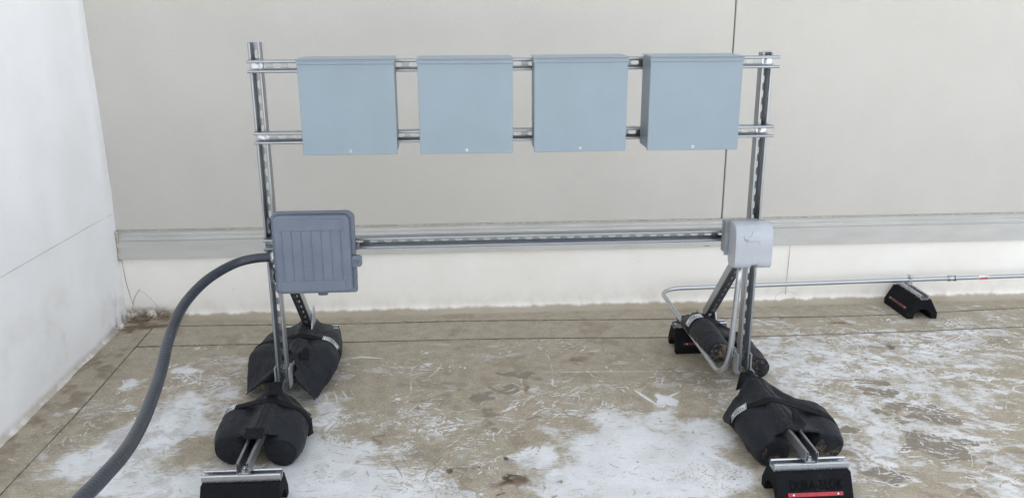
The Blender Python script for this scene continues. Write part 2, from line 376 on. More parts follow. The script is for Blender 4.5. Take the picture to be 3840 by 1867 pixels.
def ss(a, lo, hi):
    u = np.clip((a - lo) / (hi - lo), 0, 1); return u * u * (3 - 2 * u)

strokes = np.zeros((NY, NX)); carve = np.zeros((NY, NX))
def stroke(P, wd, val, tgt, taper=True):
    P = np.asarray(P, float); pad = wd * 1.6 + dx
    i0 = max(0, int((P[:, 0].min() - pad - gx[0]) / dx)); i1 = min(NX, int((P[:, 0].max() + pad - gx[0]) / dx) + 2)
    j0 = max(0, int((P[:, 1].min() - pad - gy[0]) / dx)); j1 = min(NY, int((P[:, 1].max() + pad - gy[0]) / dx) + 2)
    if i1 <= i0 or j1 <= j0: return
    X, Y = XX[j0:j1, i0:i1], YY[j0:j1, i0:i1]; best = np.zeros(X.shape); n = len(P) - 1
    for k in range(n):
        a, b = P[k], P[k + 1]; ab = b - a; L2 = max(ab @ ab, 1e-12)
        u = np.clip(((X - a[0]) * ab[0] + (Y - a[1]) * ab[1]) / L2, 0, 1)
        d = np.hypot(X - a[0] - u * ab[0], Y - a[1] - u * ab[1]); q = (k + u) / n
        ww = wd * (1 - .65 * np.abs(2 * q - 1) ** 2) if taper else wd
        best = np.maximum(best, np.clip((ww * 1.25 - d) / (wd * .6) , 0, 1))
    tgt[j0:j1, i0:i1] = np.maximum(tgt[j0:j1, i0:i1], best * val)
def curve(x, y, a, L, bend, n=5):
    u = np.linspace(-.5, .5, n); px = u * L; py = bend * L * (1 - 4 * u * u) * .5
    return np.stack([x + px * math.cos(a) - py * math.sin(a), y + px * math.sin(a) + py * math.cos(a)], 1)
def footprint(x, y, a, val, tgt, sc=1.0):
    """part of a boot print: bars across the sole, and bits of the rim"""
    L, Wd = .28 * sc, .095 * sc; ca, sa = math.cos(a), math.sin(a); u0, u1 = sorted(rng.uniform(-.5, .5, 2))
    if u1 - u0 < .35: u0, u1 = -.5, .1
    st = rng.uniform(.011, .02); tw = rng.uniform(-.5, .5); u = u0 * L
    while u < u1 * L:
        if rng.random() < .84:
            off = rng.normal(0, .006); ln = Wd * rng.uniform(.45, .95)
            stroke(curve(x + u * ca - off * sa, y + u * sa + off * ca, a + math.pi / 2 + tw + rng.normal(0, .12), ln, rng.uniform(-.25, .25)), rng.uniform(.0018, .0032), val * rng.uniform(.5, .95), tgt)
        u += st
    for sg in (-1, 1):
        if rng.random() < .6:
            stroke(curve(x - sg * Wd * .5 * sa + u0 * L * .3 * ca, y + sg * Wd * .5 * ca, a + rng.normal(0, .1), L * rng.uniform(.3, .7), sg * .12), .0026, val * .8, tgt)
tot = sum(e[4] * e[2] * e[3] for e in E_S)
smear = np.zeros((NY, NX))
for x, y, rx, ry, s in E_S:
    share = s * rx * ry / tot; right = x > .95
    for _ in range(int(share * 760)):            # sheaves of short scuffs that share a direction
        q = rng.normal(0, .62, 2); px, py = x + q[0] * rx, y + q[1] * ry
        a = rng.normal(-.45, .55) if right else rng.normal(.2, .8); sp = rng.uniform(.012, .05); vv = rng.uniform(.45, 1); b_ = rng.normal(0, .18)
        for _k in range(rng.integers(4, 15)):
            L = rng.uniform(.010, .042) * (2.2 if rng.random() < .12 else 1)
            stroke(curve(px + rng.normal(0, sp) , py + rng.normal(0, sp), a + rng.normal(0, .22), L, b_ + rng.normal(0, .12), 4), rng.uniform(.0016, .0042), vv * rng.uniform(.5, 1), strokes)
    for _ in range(int(share * 1100)):            # broad faint wipes that the fine noise breaks into streaks
        q = rng.normal(0, .7, 2); a = rng.normal(-.4, .5) if right else rng.normal(.15, .7)
        stroke(curve(x + q[0] * rx, y + q[1] * ry, a, rng.uniform(.05, .2), rng.normal(0, .25), 6), rng.uniform(.008, .034), rng.uniform(.25, .8) * (1 if right else .62), smear)
    for _ in range(int(share * 90)):
        q = rng.normal(0, .6, 2); footprint(x + q[0] * rx, y + q[1] * ry, rng.uniform(0, 6.28), rng.uniform(.4, .9), strokes)
for _ in range(420):         # thin random scratches everywhere
    stroke(curve(rng.uniform(-1.8, 2.6), rng.uniform(-.5, 1.0), rng.uniform(0, 3.14), rng.uniform(.015, .07), rng.normal(0, .3)), rng.uniform(.0014, .0024), rng.uniform(.2, .6), strokes)
for _ in range(520):         # pale dried drops between the two laps along the wall
    x, y = rng.uniform(-1.2, .95), rng.uniform(.93, 1.26); s = rng.uniform(.004, .009)
    stroke([(x - s * .5, y), (x + s * .5, y)], s * .85, rng.uniform(.16, .42), smear, False)
for P, wd, v in (([(-.496, .74), (-.503, .64), (-.496, .53), (-.488, .405)], .007, .42), ([(.108, .80), (.116, .70), (.113, .593), (.10, .47), (.095, .39)], .008, .45), ([(.046, .594), (.30, .582), (.832, .551)], .0026, .75),
                 ([(.539, .34), (.515, .27), (.50, .2)], .022, .6), ([(.5, .24), (.46, .33), (.43, .40)], .008, 1), ([(.52, .27), (.57, .33), (.61, .36)], .007, 1), ([(-.81, .80), (-.73, .815), (-.62, .79)], .01, .5), ([(-.86, .50), (-.83, .41), (-.80, .28)], .007, .45),
                 ([(-.82, .50), (-.79, .41), (-.77, .28)], .007, .4), ([(-.785, .49), (-.75, .41), (-.735, .28)], .007, .42), ([(-.745, .48), (-.72, .42), (-.70, .30)], .006, .4), ([(1.02, 1.13), (1.15, 1.16), (1.27, 1.08)], .004, .8), ([(1.19, 1.16), (1.28, 1.02)], .004, .8)):
    stroke(P, wd, v, strokes)
for cx_, cy_, r_, a0, a1 in ((-1.80, 1.08, .10, 0, 6.28), (-1.69, 1.26, .07, 1, 6), (-1.47, .87, .05, -1, 1.2), (-1.68, .28, .07, -.6, .6), (2.12, .79, .05, 0, 6.28), (2.05, .28, .05, 0, 6.28)):
    A = np.linspace(a0, a1, 24); stroke(np.stack([cx_ + r_ * 1.25 * np.cos(A), cy_ + r_ * .8 * np.sin(A)], 1), .0022, .55 if cx_ < 0 else .9, strokes if cx_ > 0 else carve, False)
for _ in range(1700):         # breaks and cracks through the white coat
    x, y = rng.uniform(-1.75, 2.5), rng.uniform(-.54, .4)
    stroke(curve(x, y, rng.normal(-.1, .7), rng.uniform(.008, .05), rng.normal(0, .4)), rng.uniform(.001, .0026), rng.uniform(.3, 1), carve)
for _ in range(90):
    k = E_N[rng.integers(len(E_N))]; q = rng.normal(0, .8, 2); footprint(k[0] + q[0] * k[2], k[1] + q[1] * k[3], rng.uniform(0, 6.28), rng.uniform(.6, 1), carve, .8)
for _ in range(22): footprint(rng.uniform(-1.5, 1.0), rng.uniform(-.45, .25), rng.uniform(0, 6.28), rng.uniform(.35, .7), carve, .8)
for _ in range(260):         # bubbles and small cracks in the thick coat at the bottom right of the white sheet
    x, y = rng.normal(.60, .10), rng.normal(-.27, .045); stroke(curve(x, y, rng.uniform(0, 3), .008, .4, 3), .0013, .9, carve)
for _ in range(330):
    x, y = rng.normal(-.36, .09), rng.normal(-.27, .06); stroke(curve(x, y, rng.uniform(0, 3), .012, .4, 3), .0013, .9, carve)

mac = patches(E_W, soft=1.7) - patches(E_N, wob=1.3)
white = np.clip(mac * 1.0 + .06 * (YY < .2) + (n_big - .5) * .35 + (n_mid - .5) * .55 + (n_fin - .5) * .25, 0, 1.15)
white = ss(white, .02, 1.0) * .92
white = np.maximum(white, smear * (.55 + .6 * ss(n_fin * .6 + n_mid * .4, .3, .6)) * .88); scuff = np.clip(strokes * (.7 + .5 * ss(n_mid, .25, .6)), 0, 1) * (1 - .9 * carve); white = np.maximum(white, .5 * np.clip(strokes * (.62 + .55 * ss(n_mid, .25, .6)) * (.55 + .45 * ss(n_fin, .3, .6)), 0, 1))
white = white * (1 - .95 * carve)
worn = ss(patches(E_G, wob=1.1, soft=1.6) + (n_fin - .5) * .8 + (n_mid - .5) * 1.2, .42, .68); worn = worn * (1 - .95 * ss(strokes, .4, .7))
white = white * (1 - worn * .93)
brown = np.clip(patches(E_B + [(-1.83, 1.27, .11, .06, 1), (-1.75, 1.29, .10, .035, .9), (-1.88, 1.20, .06, .08, .8), (-.25, -.2, .16, .08, .55), (-.1, -.15, .09, .06, .5), (-.1, -.27, .12, .035, .8), (-.36, -.12, .10, .05, .4), (.10, .55, .14, .05, .6), (.2, .72, .12, .04, .6)], wob=.8, soft=2) * ss(n_mid, .30, .62) * 1.1, 0, 1)
edge = ss(-(XX - XW) , -.34, -.10) * .55 * ss(n_mid, .28, .62) * ss(YY, -.6, .2)
brown = np.maximum(brown, edge); brown = np.maximum(brown, ss(n_big, .48, .70) * .42 * ss(n_mid, .3, .55))
dark = np.clip(patches(E_D, wob=1.0, soft=1.8) * ss(n_fin + .5 * (n_mid - .5), .15, .55), 0, 1)
speck = ss(vnoise(.014, 21, 2), .83, .90) * .55 * (1 - ss(white, .4, .8)); dark = np.maximum(dark, speck); dark = np.maximum(dark, ss(vnoise(.007, 22, 1), .93, .97) * .6)
for a_ in (white,): a_ *= (1 - .85 * dark)
lapzone = ss(YY, .90, 1.0); white *= (1 - .35 * lapzone)

# one sheet: fine cells where the photograph looks, coarse ones out to the roof's far edge
xs = np.concatenate([[-2.6, -2.3], gx, np.linspace(2.85, 4, 10), [6, 10, 20, 60]]); ys = np.concatenate([[-60, -20, -8, -5, -3.5], np.linspace(-2.6, -.62, 34), gy, [1.6, 2.0]])
ox_, oy_ = 2, 39
nx, ny = len(xs), len(ys)
GX, GY = np.meshgrid(xs, ys)
def full(a, fill):
    o = np.full((ny, nx), float(fill)); o[oy_:oy_ + NY, ox_:ox_ + NX] = a
    return o
relief = (n_mid - .5) * .0012 + (n_big - .5) * .004
Z = full(relief, 0)
co = np.stack([GX, GY, Z], -1).reshape(-1, 3).astype(np.float32)
me = bpy.data.meshes.new('roof_surface'); me.vertices.add(nx * ny); me.vertices.foreach_set('co', co.ravel())
ii = (np.arange(ny - 1)[:, None] * nx + np.arange(nx - 1)[None]).ravel(); quads = np.stack([ii, ii + 1, ii + nx + 1, ii + nx], 1).astype(np.int32)
nq = len(quads); me.loops.add(nq * 4); me.polygons.add(nq); me.loops.foreach_set('vertex_index', quads.ravel())
me.polygons.foreach_set('loop_start', np.arange(0, nq * 4, 4, dtype=np.int32)); me.polygons.foreach_set('use_smooth', np.ones(nq, bool)); me.update()
for nm, arr, fill in (('white', white, .75), ('scuff', scuff, 0), ('worn', worn, 0), ('brown', brown, .05), ('dirt', dark, 0)):
    at = me.attributes.new(nm, 'FLOAT', 'POINT'); at.data.foreach_set('value', full(arr, fill).ravel().astype(np.float32))
roof = bpy.data.objects.new('roof', me); COL.objects.link(roof); tag(roof, kind='structure')

t = NT('stained_roof_membrane'); p = t.pos()
A = lambda n_: t.node('ShaderNodeAttribute', attribute_name=n_).outputs['Fac']
f1 = t.noise(t.scaled(p, (1, 1.6, 1)), 75, 6, .68, .6); f2 = t.noise(p, 17, 5, .6); f3 = t.noise(p, 260, 3, .6); f4 = t.noise(p, 4.5, 5, .6)
def streak(rz, s_, seed):
    n = t.node('ShaderNodeMapping'); t.l.new(p, n.inputs[0]); n.inputs['Rotation'].default_value = (0, 0, rad(rz)); n.inputs['Location'].default_value = (seed, seed, 0); n.inputs['Scale'].default_value = (s_, s_ * 5.5, 1)
    return t.noise(n.outputs[0], 3.0, 6, .66, .5)
sel = t.ramp(t.noise(p, 3.2, 2), .44, .56); stk = t.node('ShaderNodeMix', data_type='FLOAT')
t.put(stk.inputs[0], sel); t.put(stk.inputs[2], streak(24, 7, 1)); t.put(stk.inputs[3], streak(-38, 8, 5)); stk = stk.outputs[0]
tan = t.mix(t.ramp(f2, .3, .7), (.280, .238, .172), (.385, .338, .255)); f5 = t.noise(p, 120, 4, .7); tan = t.mix(t.math('MULTIPLY', t.ramp(f5, .50, .66), .6), tan, (.185, .15, .108)); tan = t.mix(t.math('MULTIPLY', t.ramp(f5, .48, .36), .45), tan, (.47, .42, .335)); tan = t.mix(t.math('MULTIPLY', t.ramp(t.math('ADD', f1, t.math('MULTIPLY', t.math('SUBTRACT', stk, .5), .8)), .52, .72), .55), tan, (.48, .45, .39))
wh = t.mix(t.ramp(f4, .3, .7), (.56, .57, .56), (.70, .715, .72)); wh = t.mix(t.ramp(t.noise(p, 95, 5, .75), .56, .70, 0, .45), wh, (.38, .35, .30)); wh = t.mix(t.ramp(t.math('ADD', f1, t.math('MULTIPLY', t.math('SUBTRACT', stk, .5), .9)), .50, .78, 0, .5), wh, (.40, .37, .32))
br = t.mix(t.ramp(f2, .35, .65), (.115, .075, .045), (.19, .135, .085))
gr = t.mix(t.ramp(f1, .3, .7), (.180, .156, .122), (.235, .207, .165))
nz = t.math('ADD', t.math('MULTIPLY', t.math('SUBTRACT', f1, .5), .55), t.math('MULTIPLY', t.math('SUBTRACT', stk, .5), 1.15))
wa = t.ramp(t.math('ADD', A('white'), nz), .18, .80, 0, .98); wa = t.math('MAXIMUM', wa, t.ramp(t.math('ADD', A('scuff'), t.math('MULTIPLY', nz, .4)), .30, .58, 0, .95))
c = t.mix(wa, tan, wh); c = t.mix(t.math('MULTIPLY', A('worn'), .93), c, gr)
c = t.mix(t.ramp(t.math('ADD', A('brown'), t.math('MULTIPLY', t.math('SUBTRACT', f1, .5), .45)), .15, .9), c, br)
c = t.mix(t.ramp(t.math('ADD', A('dirt'), t.math('MULTIPLY', t.math('SUBTRACT', f1, .5), .5)), .35, .85, 0, .9), c, (.045, .036, .028))
t.set(Base_Color=c, Roughness=t.ramp(f2, .3, .7, .55, .8), Specular_IOR_Level=.35)
t.bump(t.math('ADD', t.math('MULTIPLY', wa, .5), t.math('MULTIPLY', f1, .35)), .5, .0015)
me.materials.append(t.m)

# lapped edges of the membrane sheets
t = NT('lap_edge'); t.set(Base_Color=t.mix(t.ramp(t.noise(t.pos(), 30, 3), .4, .6), (.10, .085, .065), (.20, .17, .13)), Roughness=.9); M['lap'] = t.m
def lap(P, wd, z=.0015, m='lap'):
    mb = MB(); P = spline([(x, y, 0) for x, y in P], .02)
    P = [q + Vector((0, random.gauss(0, .0006), 0)) for q in P]; vs = []
    for i, q in enumerate(P):
        T = (P[min(i + 1, len(P) - 1)] - P[max(i - 1, 0)]).normalized(); N = Vector((-T.y, T.x, 0)); h = wd * (.5 + .14 * math.sin(i * .7))
        vs += [q + N * h + Vector((0, 0, .0001)), q + Vector((0, 0, z + .003)), q - N * h + Vector((0, 0, .0001))]
    fs = [(i * 3 + k, i * 3 + k + 1, i * 3 + k + 4, i * 3 + k + 3) for i in range(len(P) - 1) for k in (0, 1)]
    mb.add(vs, fs); o = mb.build('membrane_lap', M[m]); child(o, roof); return o
lap([(-1.95, 1.27), (-1.4, 1.25), (-.887, 1.228), (-.186, 1.221), (.75, 1.176), (1.787, 1.15), (2.4, 1.185), (3.2, 1.21), (5, 1.2)], .0018)
lap([(-1.80, 1.004), (-1.3, .997), (-.846, .988), (-.065, .978), (.693, .938), (1.205, .918), (1.8, .925), (2.468, .943), (3.6, .95), (5, .95)], .0017)
lap([(-1.803, 1.25), (-1.798, .90), (-1.79, .351), (-1.797, -.236), (-1.80, -1.0), (-1.81, -2.4)], .0034)

# ---- left wall: white membrane draped over the parapet
def wall_sheet(name, mat, path2d, L0, L1, axis, nu=260, wrinkle=None):
    """sweep the profile path2d = [(out, z)] along the wall, from L0 to L1"""
    us = np.linspace(L0, L1, nu); V = []; n = len(path2d)
    for u in us:
        for o_, z in path2d:
            d = wrinkle(u, z) if wrinkle else 0
            V.append((XW + o_ + d, u, z) if axis == 'x' else (u, YW - o_ - d, z))
    F = [(i * n + k, i * n + k + 1, (i + 1) * n + k + 1, (i + 1) * n + k) for i in range(nu - 1) for k in range(n - 1)]
    mb = MB(); mb.add(V, F, True); return mb.build(name, mat)
from mathutils import noise as mnoise
def arc(o0, R, top, nz, z1):
    P = []
    for k in range(9):
        a = math.pi / 2 * k / 8; P.append((o0 + R - R * math.sin(a), R - R * math.cos(a)))
    for k in range(1, nz + 1): P.append((o0, R + (z1 - R) * (k / nz) ** 1.4))
    return P

def dirty_membrane(name, axis):
    t = NT(name); p = t.pos(); sep = t.node('ShaderNodeSeparateXYZ'); t.l.new(p, sep.inputs[0]); z = sep.outputs[2]
    a = t.noise(p, 3, 5, .6); b = t.noise(t.scaled(p, (1, 1, .8)), 14, 6, .6, .3); g = t.noise(p, 110, 4, .65)
    base = t.mix(t.ramp(a, .3, .7), (.80, .765, .70), (.85, .82, .76)) if axis == 'y' else t.mix(t.ramp(a, .3, .7), (.79, .79, .785), (.84, .84, .84))
    hi = .016 if axis == 'y' else .006
    # tan dirt line at the foot, thin stain above it
    e = t.math('ADD', z, t.math('MULTIPLY', t.math('SUBTRACT', b, .5), -.035 if axis == 'y' else -.03))
    foot = t.ramp(e, hi, hi + .016, 1, 0); haze_ = t.ramp(e, .02, .13 if axis == 'y' else .26, .30 if axis == 'y' else .0, 0)
    c = t.mix(t.math('MULTIPLY', haze_, t.ramp(b, .3, .75)), base, (.42, .34, .25))
    if axis == 'x':
        y = sep.outputs[1]
        blot = t.math('MULTIPLY', t.ramp(t.noise(p, 2.4, 5, .65), .46, .70), t.math('MULTIPLY', t.math('MULTIPLY', t.ramp(z, .05, .13), t.ramp(z, .16, .50, 1, 0)), t.ramp(y, -.5, .7)))
        c = t.mix(t.math('MULTIPLY', blot, .6), c, (.50, .43, .34))
    if axis == 'y':
        x = sep.outputs[0]; ft = t.ramp(t.noise(p, 1.6, 4), .3, .7, .8, 1)
        c = t.mix(t.math('MULTIPLY', foot, ft), c, t.mix(b, (.27, .225, .155), (.36, .305, .22)))
        cor = t.math('MULTIPLY', t.ramp(x, -1.62, -1.80), t.ramp(t.math('ADD', z, t.math('MULTIPLY', t.math('SUBTRACT', b, .5), .10)), .035, .085, 1, 0))
        c = t.mix(t.math('MULTIPLY', cor, t.ramp(b, .36, .56, .25, 1)), c, t.mix(t.ramp(g, .4, .6), (.075, .05, .032), (.20, .145, .09)))
    if axis == 'x':
        fx = t.ramp(t.math('ADD', z, t.math('MULTIPLY', t.math('SUBTRACT', b, .5), .05)), .004, .045, 1, 0)
        c = t.mix(t.math('MULTIPLY', fx, t.ramp(b, .3, .6, .25, .85)), c, (.40, .33, .245))
        cx = t.math('MULTIPLY', t.ramp(sep.outputs[1], 1.08, 1.30), t.ramp(t.math('ADD', z, t.math('MULTIPLY', t.math('SUBTRACT', b, .5), .14)), .02, .09, 1, 0))
        c = t.mix(t.math('MULTIPLY', cx, t.ramp(b, .38, .58)), c, (.12, .085, .055))
    sp = t.ramp(t.noise(p, 55, 2, .5), .74, .80); c = t.mix(t.math('MULTIPLY', sp, .35), c, (.25, .2, .15))
    t.set(Base_Color=c, Roughness=.6, Specular_IOR_Level=.35)
    t.bump(t.math('ADD', t.math('MULTIPLY', g, .25), t.math('MULTIPLY', t.noise(p, 7, 3), 1.0)), .35, .004); return t.m
M['memb_x'] = dirty_membrane('white_wall_membrane', 'x'); M['memb_y'] = dirty_membrane('curb_membrane', 'y')

lw = thing('membrane_wall', 'white membrane covered wall on the left, draped and stained at its foot', 'wall', (XW, 0, 0))
def wr(u, z):
    v = mnoise.noise(Vector((u * 1.3, z * .8, 3))) * .012 * min(1, z * 3) + mnoise.noise(Vector((u * 6, z * 1.5, 9))) * .003
    if z > .3: v += .006 * math.exp(-((u - 1.30) / .05) ** 2) * (1 + .8 * math.sin(z * 9))      # loose edge by the corner
    v += .004 * math.exp(-((z - .62 - .04 * u) / .05) ** 2) * math.exp(-((u - .9) / .7) ** 2)
    return v
PA = arc(0, R_BASE, 1, 46, WALL_H); o = wall_sheet('membrane_face', M['memb_x'], PA, -9, YW + .03, 'x', 420, wr); child(o, lw)
mb = MB(); mb.box((XW - .17, (YW - 9) / 2 + .1, WALL_H / 2), (.30, YW + 9 + .2, WALL_H), bev=.01); o = mb.build('wall_core', M['memb_x']); child(o, lw)
# welded lap line on the left wall, and the corner seam
def hairline(P, wd, off, name, parent, nrm, mat='lap'):
    mb = MB(); P = spline(P, .02); mb.tube([q + Vector(nrm) * off for q in P], wd, 5, rf=lambda i: wd * (.6 + .4 * abs(math.sin(i * .37)))); o = mb.build(name, M[mat]); child(o, parent); return o
t = NT('faint_seam'); t.set(Base_Color=(.40, .40, .39), Roughness=.8); M['faint'] = t.m
hairline([(XW + wr(y, z) , y, z) for y, z in [(1.352, .556), (1.1, .562), (.85, .566), (.5, .576), (.2, .584), (-.6, .60), (-1.6, .62)]], .0010, .0016, 'membrane_seam', lw, (1, 0, 0), 'faint')

# ---- back wall
bw = thing('stucco_wall', 'pale grey stucco wall behind the rack with one vertical joint', 'wall', (0, YW, 0))
t = NT('pale_stucco'); p = t.pos()
a = t.noise(p, 2.2, 5, .6); g1 = t.noise(p, 130, 6, .72); g2 = t.noise(t.scaled(p, (1, 1, 1.3)), 55, 4, .6, .5); st = t.noise(t.scaled(p, (5, 1, .5)), 1.4, 4)
c = t.mix(t.ramp(a, .3, .7), (.500, .478, .434), (.525, .503, .458)); c = t.mix(t.math('MULTIPLY', t.ramp(g1, .68, .76), .14), c, (.38, .37, .34)); c = t.mix(t.ramp(st, .35, .7, 0, .06), c, (.46, .44, .40))
t.set(Base_Color=c, Roughness=.78, Specular_IOR_Level=.3)
t.bump(t.math('ADD', t.math('MULTIPLY', g1, .5), t.math('MULTIPLY', t.ramp(g2, .56, .72), .5)), .40, .003); M['stucco'] = t.m
PJ = 1.0645; G = .0034
for x0, x1 in ((XW - .3, PJ - G), (PJ + G, 9.0)):
    mb = MB(); mb.box(((x0 + x1) / 2, YW + .10, (WALL_H + .466) / 2), (x1 - x0, .20, WALL_H - .466), bev=.003); o = mb.build('stucco_panel', M['stucco']); child(o, bw)
mb = MB(); mb.box((PJ, YW + .08, (WALL_H + .466) / 2), (G * 2 - .0006, .13, WALL_H - .48)); o = mb.build('joint_filler', simple('joint_sealant', (.26, .25, .235), .8)); child(o, bw)
mb = MB(); mb.box((3.35, YW + .16, .25), (11.2, .18, .52)); o = mb.build('wall_core', M['stucco']); child(o, bw)

t = NT('painted_trim'); p = t.pos()
c = t.mix(t.ramp(t.noise(t.scaled(p, (1, 1, 4)), 5, 5), .3, .7), (.445, .435, .405), (.495, .485, .455)); c = t.mix(t.ramp(t.noise(t.scaled(p, (1, 1, 6)), 30, 5, .7), .6, .75, 0, .35), c, (.27, .235, .185))
t.set(Base_Color=c, Roughness=.55); t.bump(t.noise(p, 60, 4), .15, .002); M['trim'] = t.m
M['caulk'] = simple('weathered_caulk', (.44, .40, .33), .85, var=.25, scale=40, bump=.6, bscale=70)
prof = [(.0, .4660), (.0035, .4655), (.005, .4610), (.001, .4585), (.0015, .4520), (.011, .4470), (.0125, .4430), (.008, .4400), (.0095, .4270), (.0215, .4235), (.0225, .4205), (.0165, .4190), (.0165, .4165), (.0205, .4160), (.0225, .3250), (.0225, .3238), (.0205, .3238), (.0195, .326), (.004, .326)]
def sweep_trim(name, prof_, mat, x0, x1, n=200, wob=.0008):
    us = np.linspace(x0, x1, n); V = []; k_ = len(prof_)
    for u in us:
        for j, (o_, z) in enumerate(prof_):
            w_ = wob * mnoise.noise(Vector((u * 3, z * 20, 1))) * 2
            V.append((u, YW - o_ - w_, z + w_ * .6))
    F = [(i * k_ + k, i * k_ + k + 1, (i + 1) * k_ + k + 1, (i + 1) * k_ + k) for i in range(n - 1) for k in range(k_ - 1)]
    mb = MB(); mb.add(V, F); o = mb.build(name, mat); child(o, bw); return o
sweep_trim('counter_flashing', prof, M['trim'], -1.962, 9)
# caulk bead under the stucco, ragged end piece of the flashing beside the corner, slip joint
mb = MB(); mb.tube([Vector((x, YW - .004 - .0015 * abs(mnoise.noise(Vector((x * 25, 0, 0)))), .4655 + .0012 * mnoise.noise(Vector((x * 17, 5, 0))))) for x in np.arange(-1.945, 5, .012)], .0028, 6); o = mb.build('caulk_bead', M['caulk']); child(o, bw)
mb = MB()
P = [Vector((-1.960 + .003 * mnoise.noise(Vector((z * 40, 2, 0))), YW - .018 + .004 * mnoise.noise(Vector((z * 60, 7, 0))), z)) for z in np.arange(.318, .474, .006)]
mb.tube(P, .009, 8, rf=lambda i: .0075 + .0035 * mnoise.noise(Vector((i * .6, 0, 4)))); o = mb.build('end_sealant', M['caulk']); child(o, bw)
mb = MB(); mb.box((.99, YW - .0245, .331), (.03, .002, .0016)); o = mb.build('slip_joint', M['lap']); child(o, bw)
PB = arc(.006, .05, 1, 12, .332)
o = wall_sheet('curb_membrane', M['memb_y'], PB, XW - .02, 9, 'y', 700, lambda u, z: .004 * mnoise.noise(Vector((u * 2, z * 3, 0))) * min(1, z * 8) + .0015 * mnoise.noise(Vector((u * 14, z * 12, 0)))); child(o, bw)
# corner seams: vertical lap, the cut corner patch
hairline([(-1.962, 1.366, .47), (-1.955, 1.362, .33), (-1.945, 1.355, .2), (-1.925, 1.35, .09)], .0014, .002, 'corner_seam', bw, (.5, -.5, 0))
hairline([(-1.93, 1.352, .06), (-1.915, 1.355, .12), (-1.885, 1.362, .165)], .0013, .004, 'patch_seam', bw, (0, -1, 0))
hairline([(-1.885, 1.362, .165), (-1.84, 1.36, .12), (-1.78, 1.34, .05)], .0009, .004, 'patch_seam', bw, (0, -1, 0), 'faint')
hairline([(1.432, 1.366, .322), (1.430, 1.366, .15), (1.428, 1.362, .05)], .0011, .003, 'curb_seam', bw, (0, -1, 0))
A_ = [(1.43 + .06 * math.cos(a), YW - .02 - .05 * max(0, -math.sin(a)) , .035 + .035 * math.sin(a)) for a in np.linspace(.3, 6.0, 18)]
hairline(A_, .0009, .008, 'round_patch', bw, (0, -1, .3), 'faint')
hairline([(XW + .012, 1.24, .20), (XW + .014, 1.22, .14), (XW + .018, 1.18, .06)], .0007, .001, 'corner_seam', lw, (1, 0, 0), 'faint')

# black dirt and shreds lying in the corner
db = MB()
for _ in range(16):
    x, y = random.gauss(-1.83, .07), random.gauss(1.335, .022); zz = .004 + max(0, y - 1.325) * .5
    if x < -1.93: continue
    L = random.uniform(.004, .016); a = random.gauss(.4, .6)
    db.tube(spline([(x, y, zz + .002), (x + L * .5 * math.cos(a), y + L * .5 * math.sin(a) * .5, zz + random.uniform(.002, .008)), (x + L * math.cos(a), y + L * math.sin(a) * .5, zz + .002)], .004), random.uniform(.0007, .0017), 6)
o = db.build('dirt_and_shreds', M['debris']); tag(o, 'black dirt and shreds collected in the roof corner', 'dirt', kind='stuff')

# ================================================================== THE RACK
RK = (-.07, .30, .127)
rack = thing('equipment_rack', 'galvanised steel channel rack of two posts and three cross rails standing on the roof', 'rack', RK)
PLX, PRX, PY = -.949, .8115, .1868
h2 = .0413
def rpart(name, mb, mat='galv', parent=None): return mb.build(name, M[mat], parent or rack)
# base beams lie on the rubber supports, opening upwards
BL, BR = -.9665, .8325
strt = lambda *a, **k: strut(MB(), *a, **k)
rpart('base_beam', strt((BL, -.375, .127), (0, 1, 0), (0, 0, 1), 1.31, slots=False))
rpart('base_beam', strt((BR, -.432, .127), (0, 1, 0), (0, 0, 1), 1.30, slots=False))
# posts open towards the camera, back web at the rear
rpart('post', strt((PLX, PY + h2, .17), (0, 0, 1), (0, -1, 0), 1.2475, phase=.45))
rpart('post', strt((PRX, PY + h2, .17), (0, 0, 1), (0, -1, 0), 1.2, phase=.4))
# rails: back web against the posts' lips
ROLL = .0
for z, x0, x1 in ((1.3405, -.9675, .840), (1.1012, -.967, .838)):
    rpart('rail', strt((x0, PY, z), (1, 0, 0), (0, -1, 0), x1 - x0, phase=.5))
rpart('rail', strt((-.966, PY, .7231), (1, 0, 0), (0, -1, 0), 1.69, phase=.2))
# braces: slotted web facing down and forward
def brace(x, y0, z0, y1, z1):
    a = Vector((x, y0, z0)); b = Vector((x, y1, z1)); d = (b - a); L = d.normalized(); O = Vector((0, L.z, -L.y))
    if O.z < 0: O = -O
    rpart('brace', strt(a - L * .0, L, O, d.length, phase=.5))
brace(-.957, .785, .150 + .022, .232, .735)
brace(.832, .745, .150 + .022, .232, .690)
def plate(pts, th, N, name, mat='bracket'):
    mb = MB(); pts = [Vector(q) for q in pts]; N = Vector(N).normalized(); n = len(pts)
    mb.add([q for q in pts] + [q + N * th for q in pts], [tuple(range(n))[::-1], tuple(range(n, 2 * n))] + [(i, (i + 1) % n, (i + 1) % n + n, i + n) for i in range(n)])
    return rpart(name, mb, mat)
for x, yb in ((-.957, .80), (.832, .76)):      # angle fittings at the foot of each brace
    plate([(x + .0225, yb - .06, .171), (x + .0225, yb + .045, .171), (x + .0225, yb + .035, .235), (x + .0225, yb - .0, .26)], .005, (1, 0, 0), 'angle_bracket')
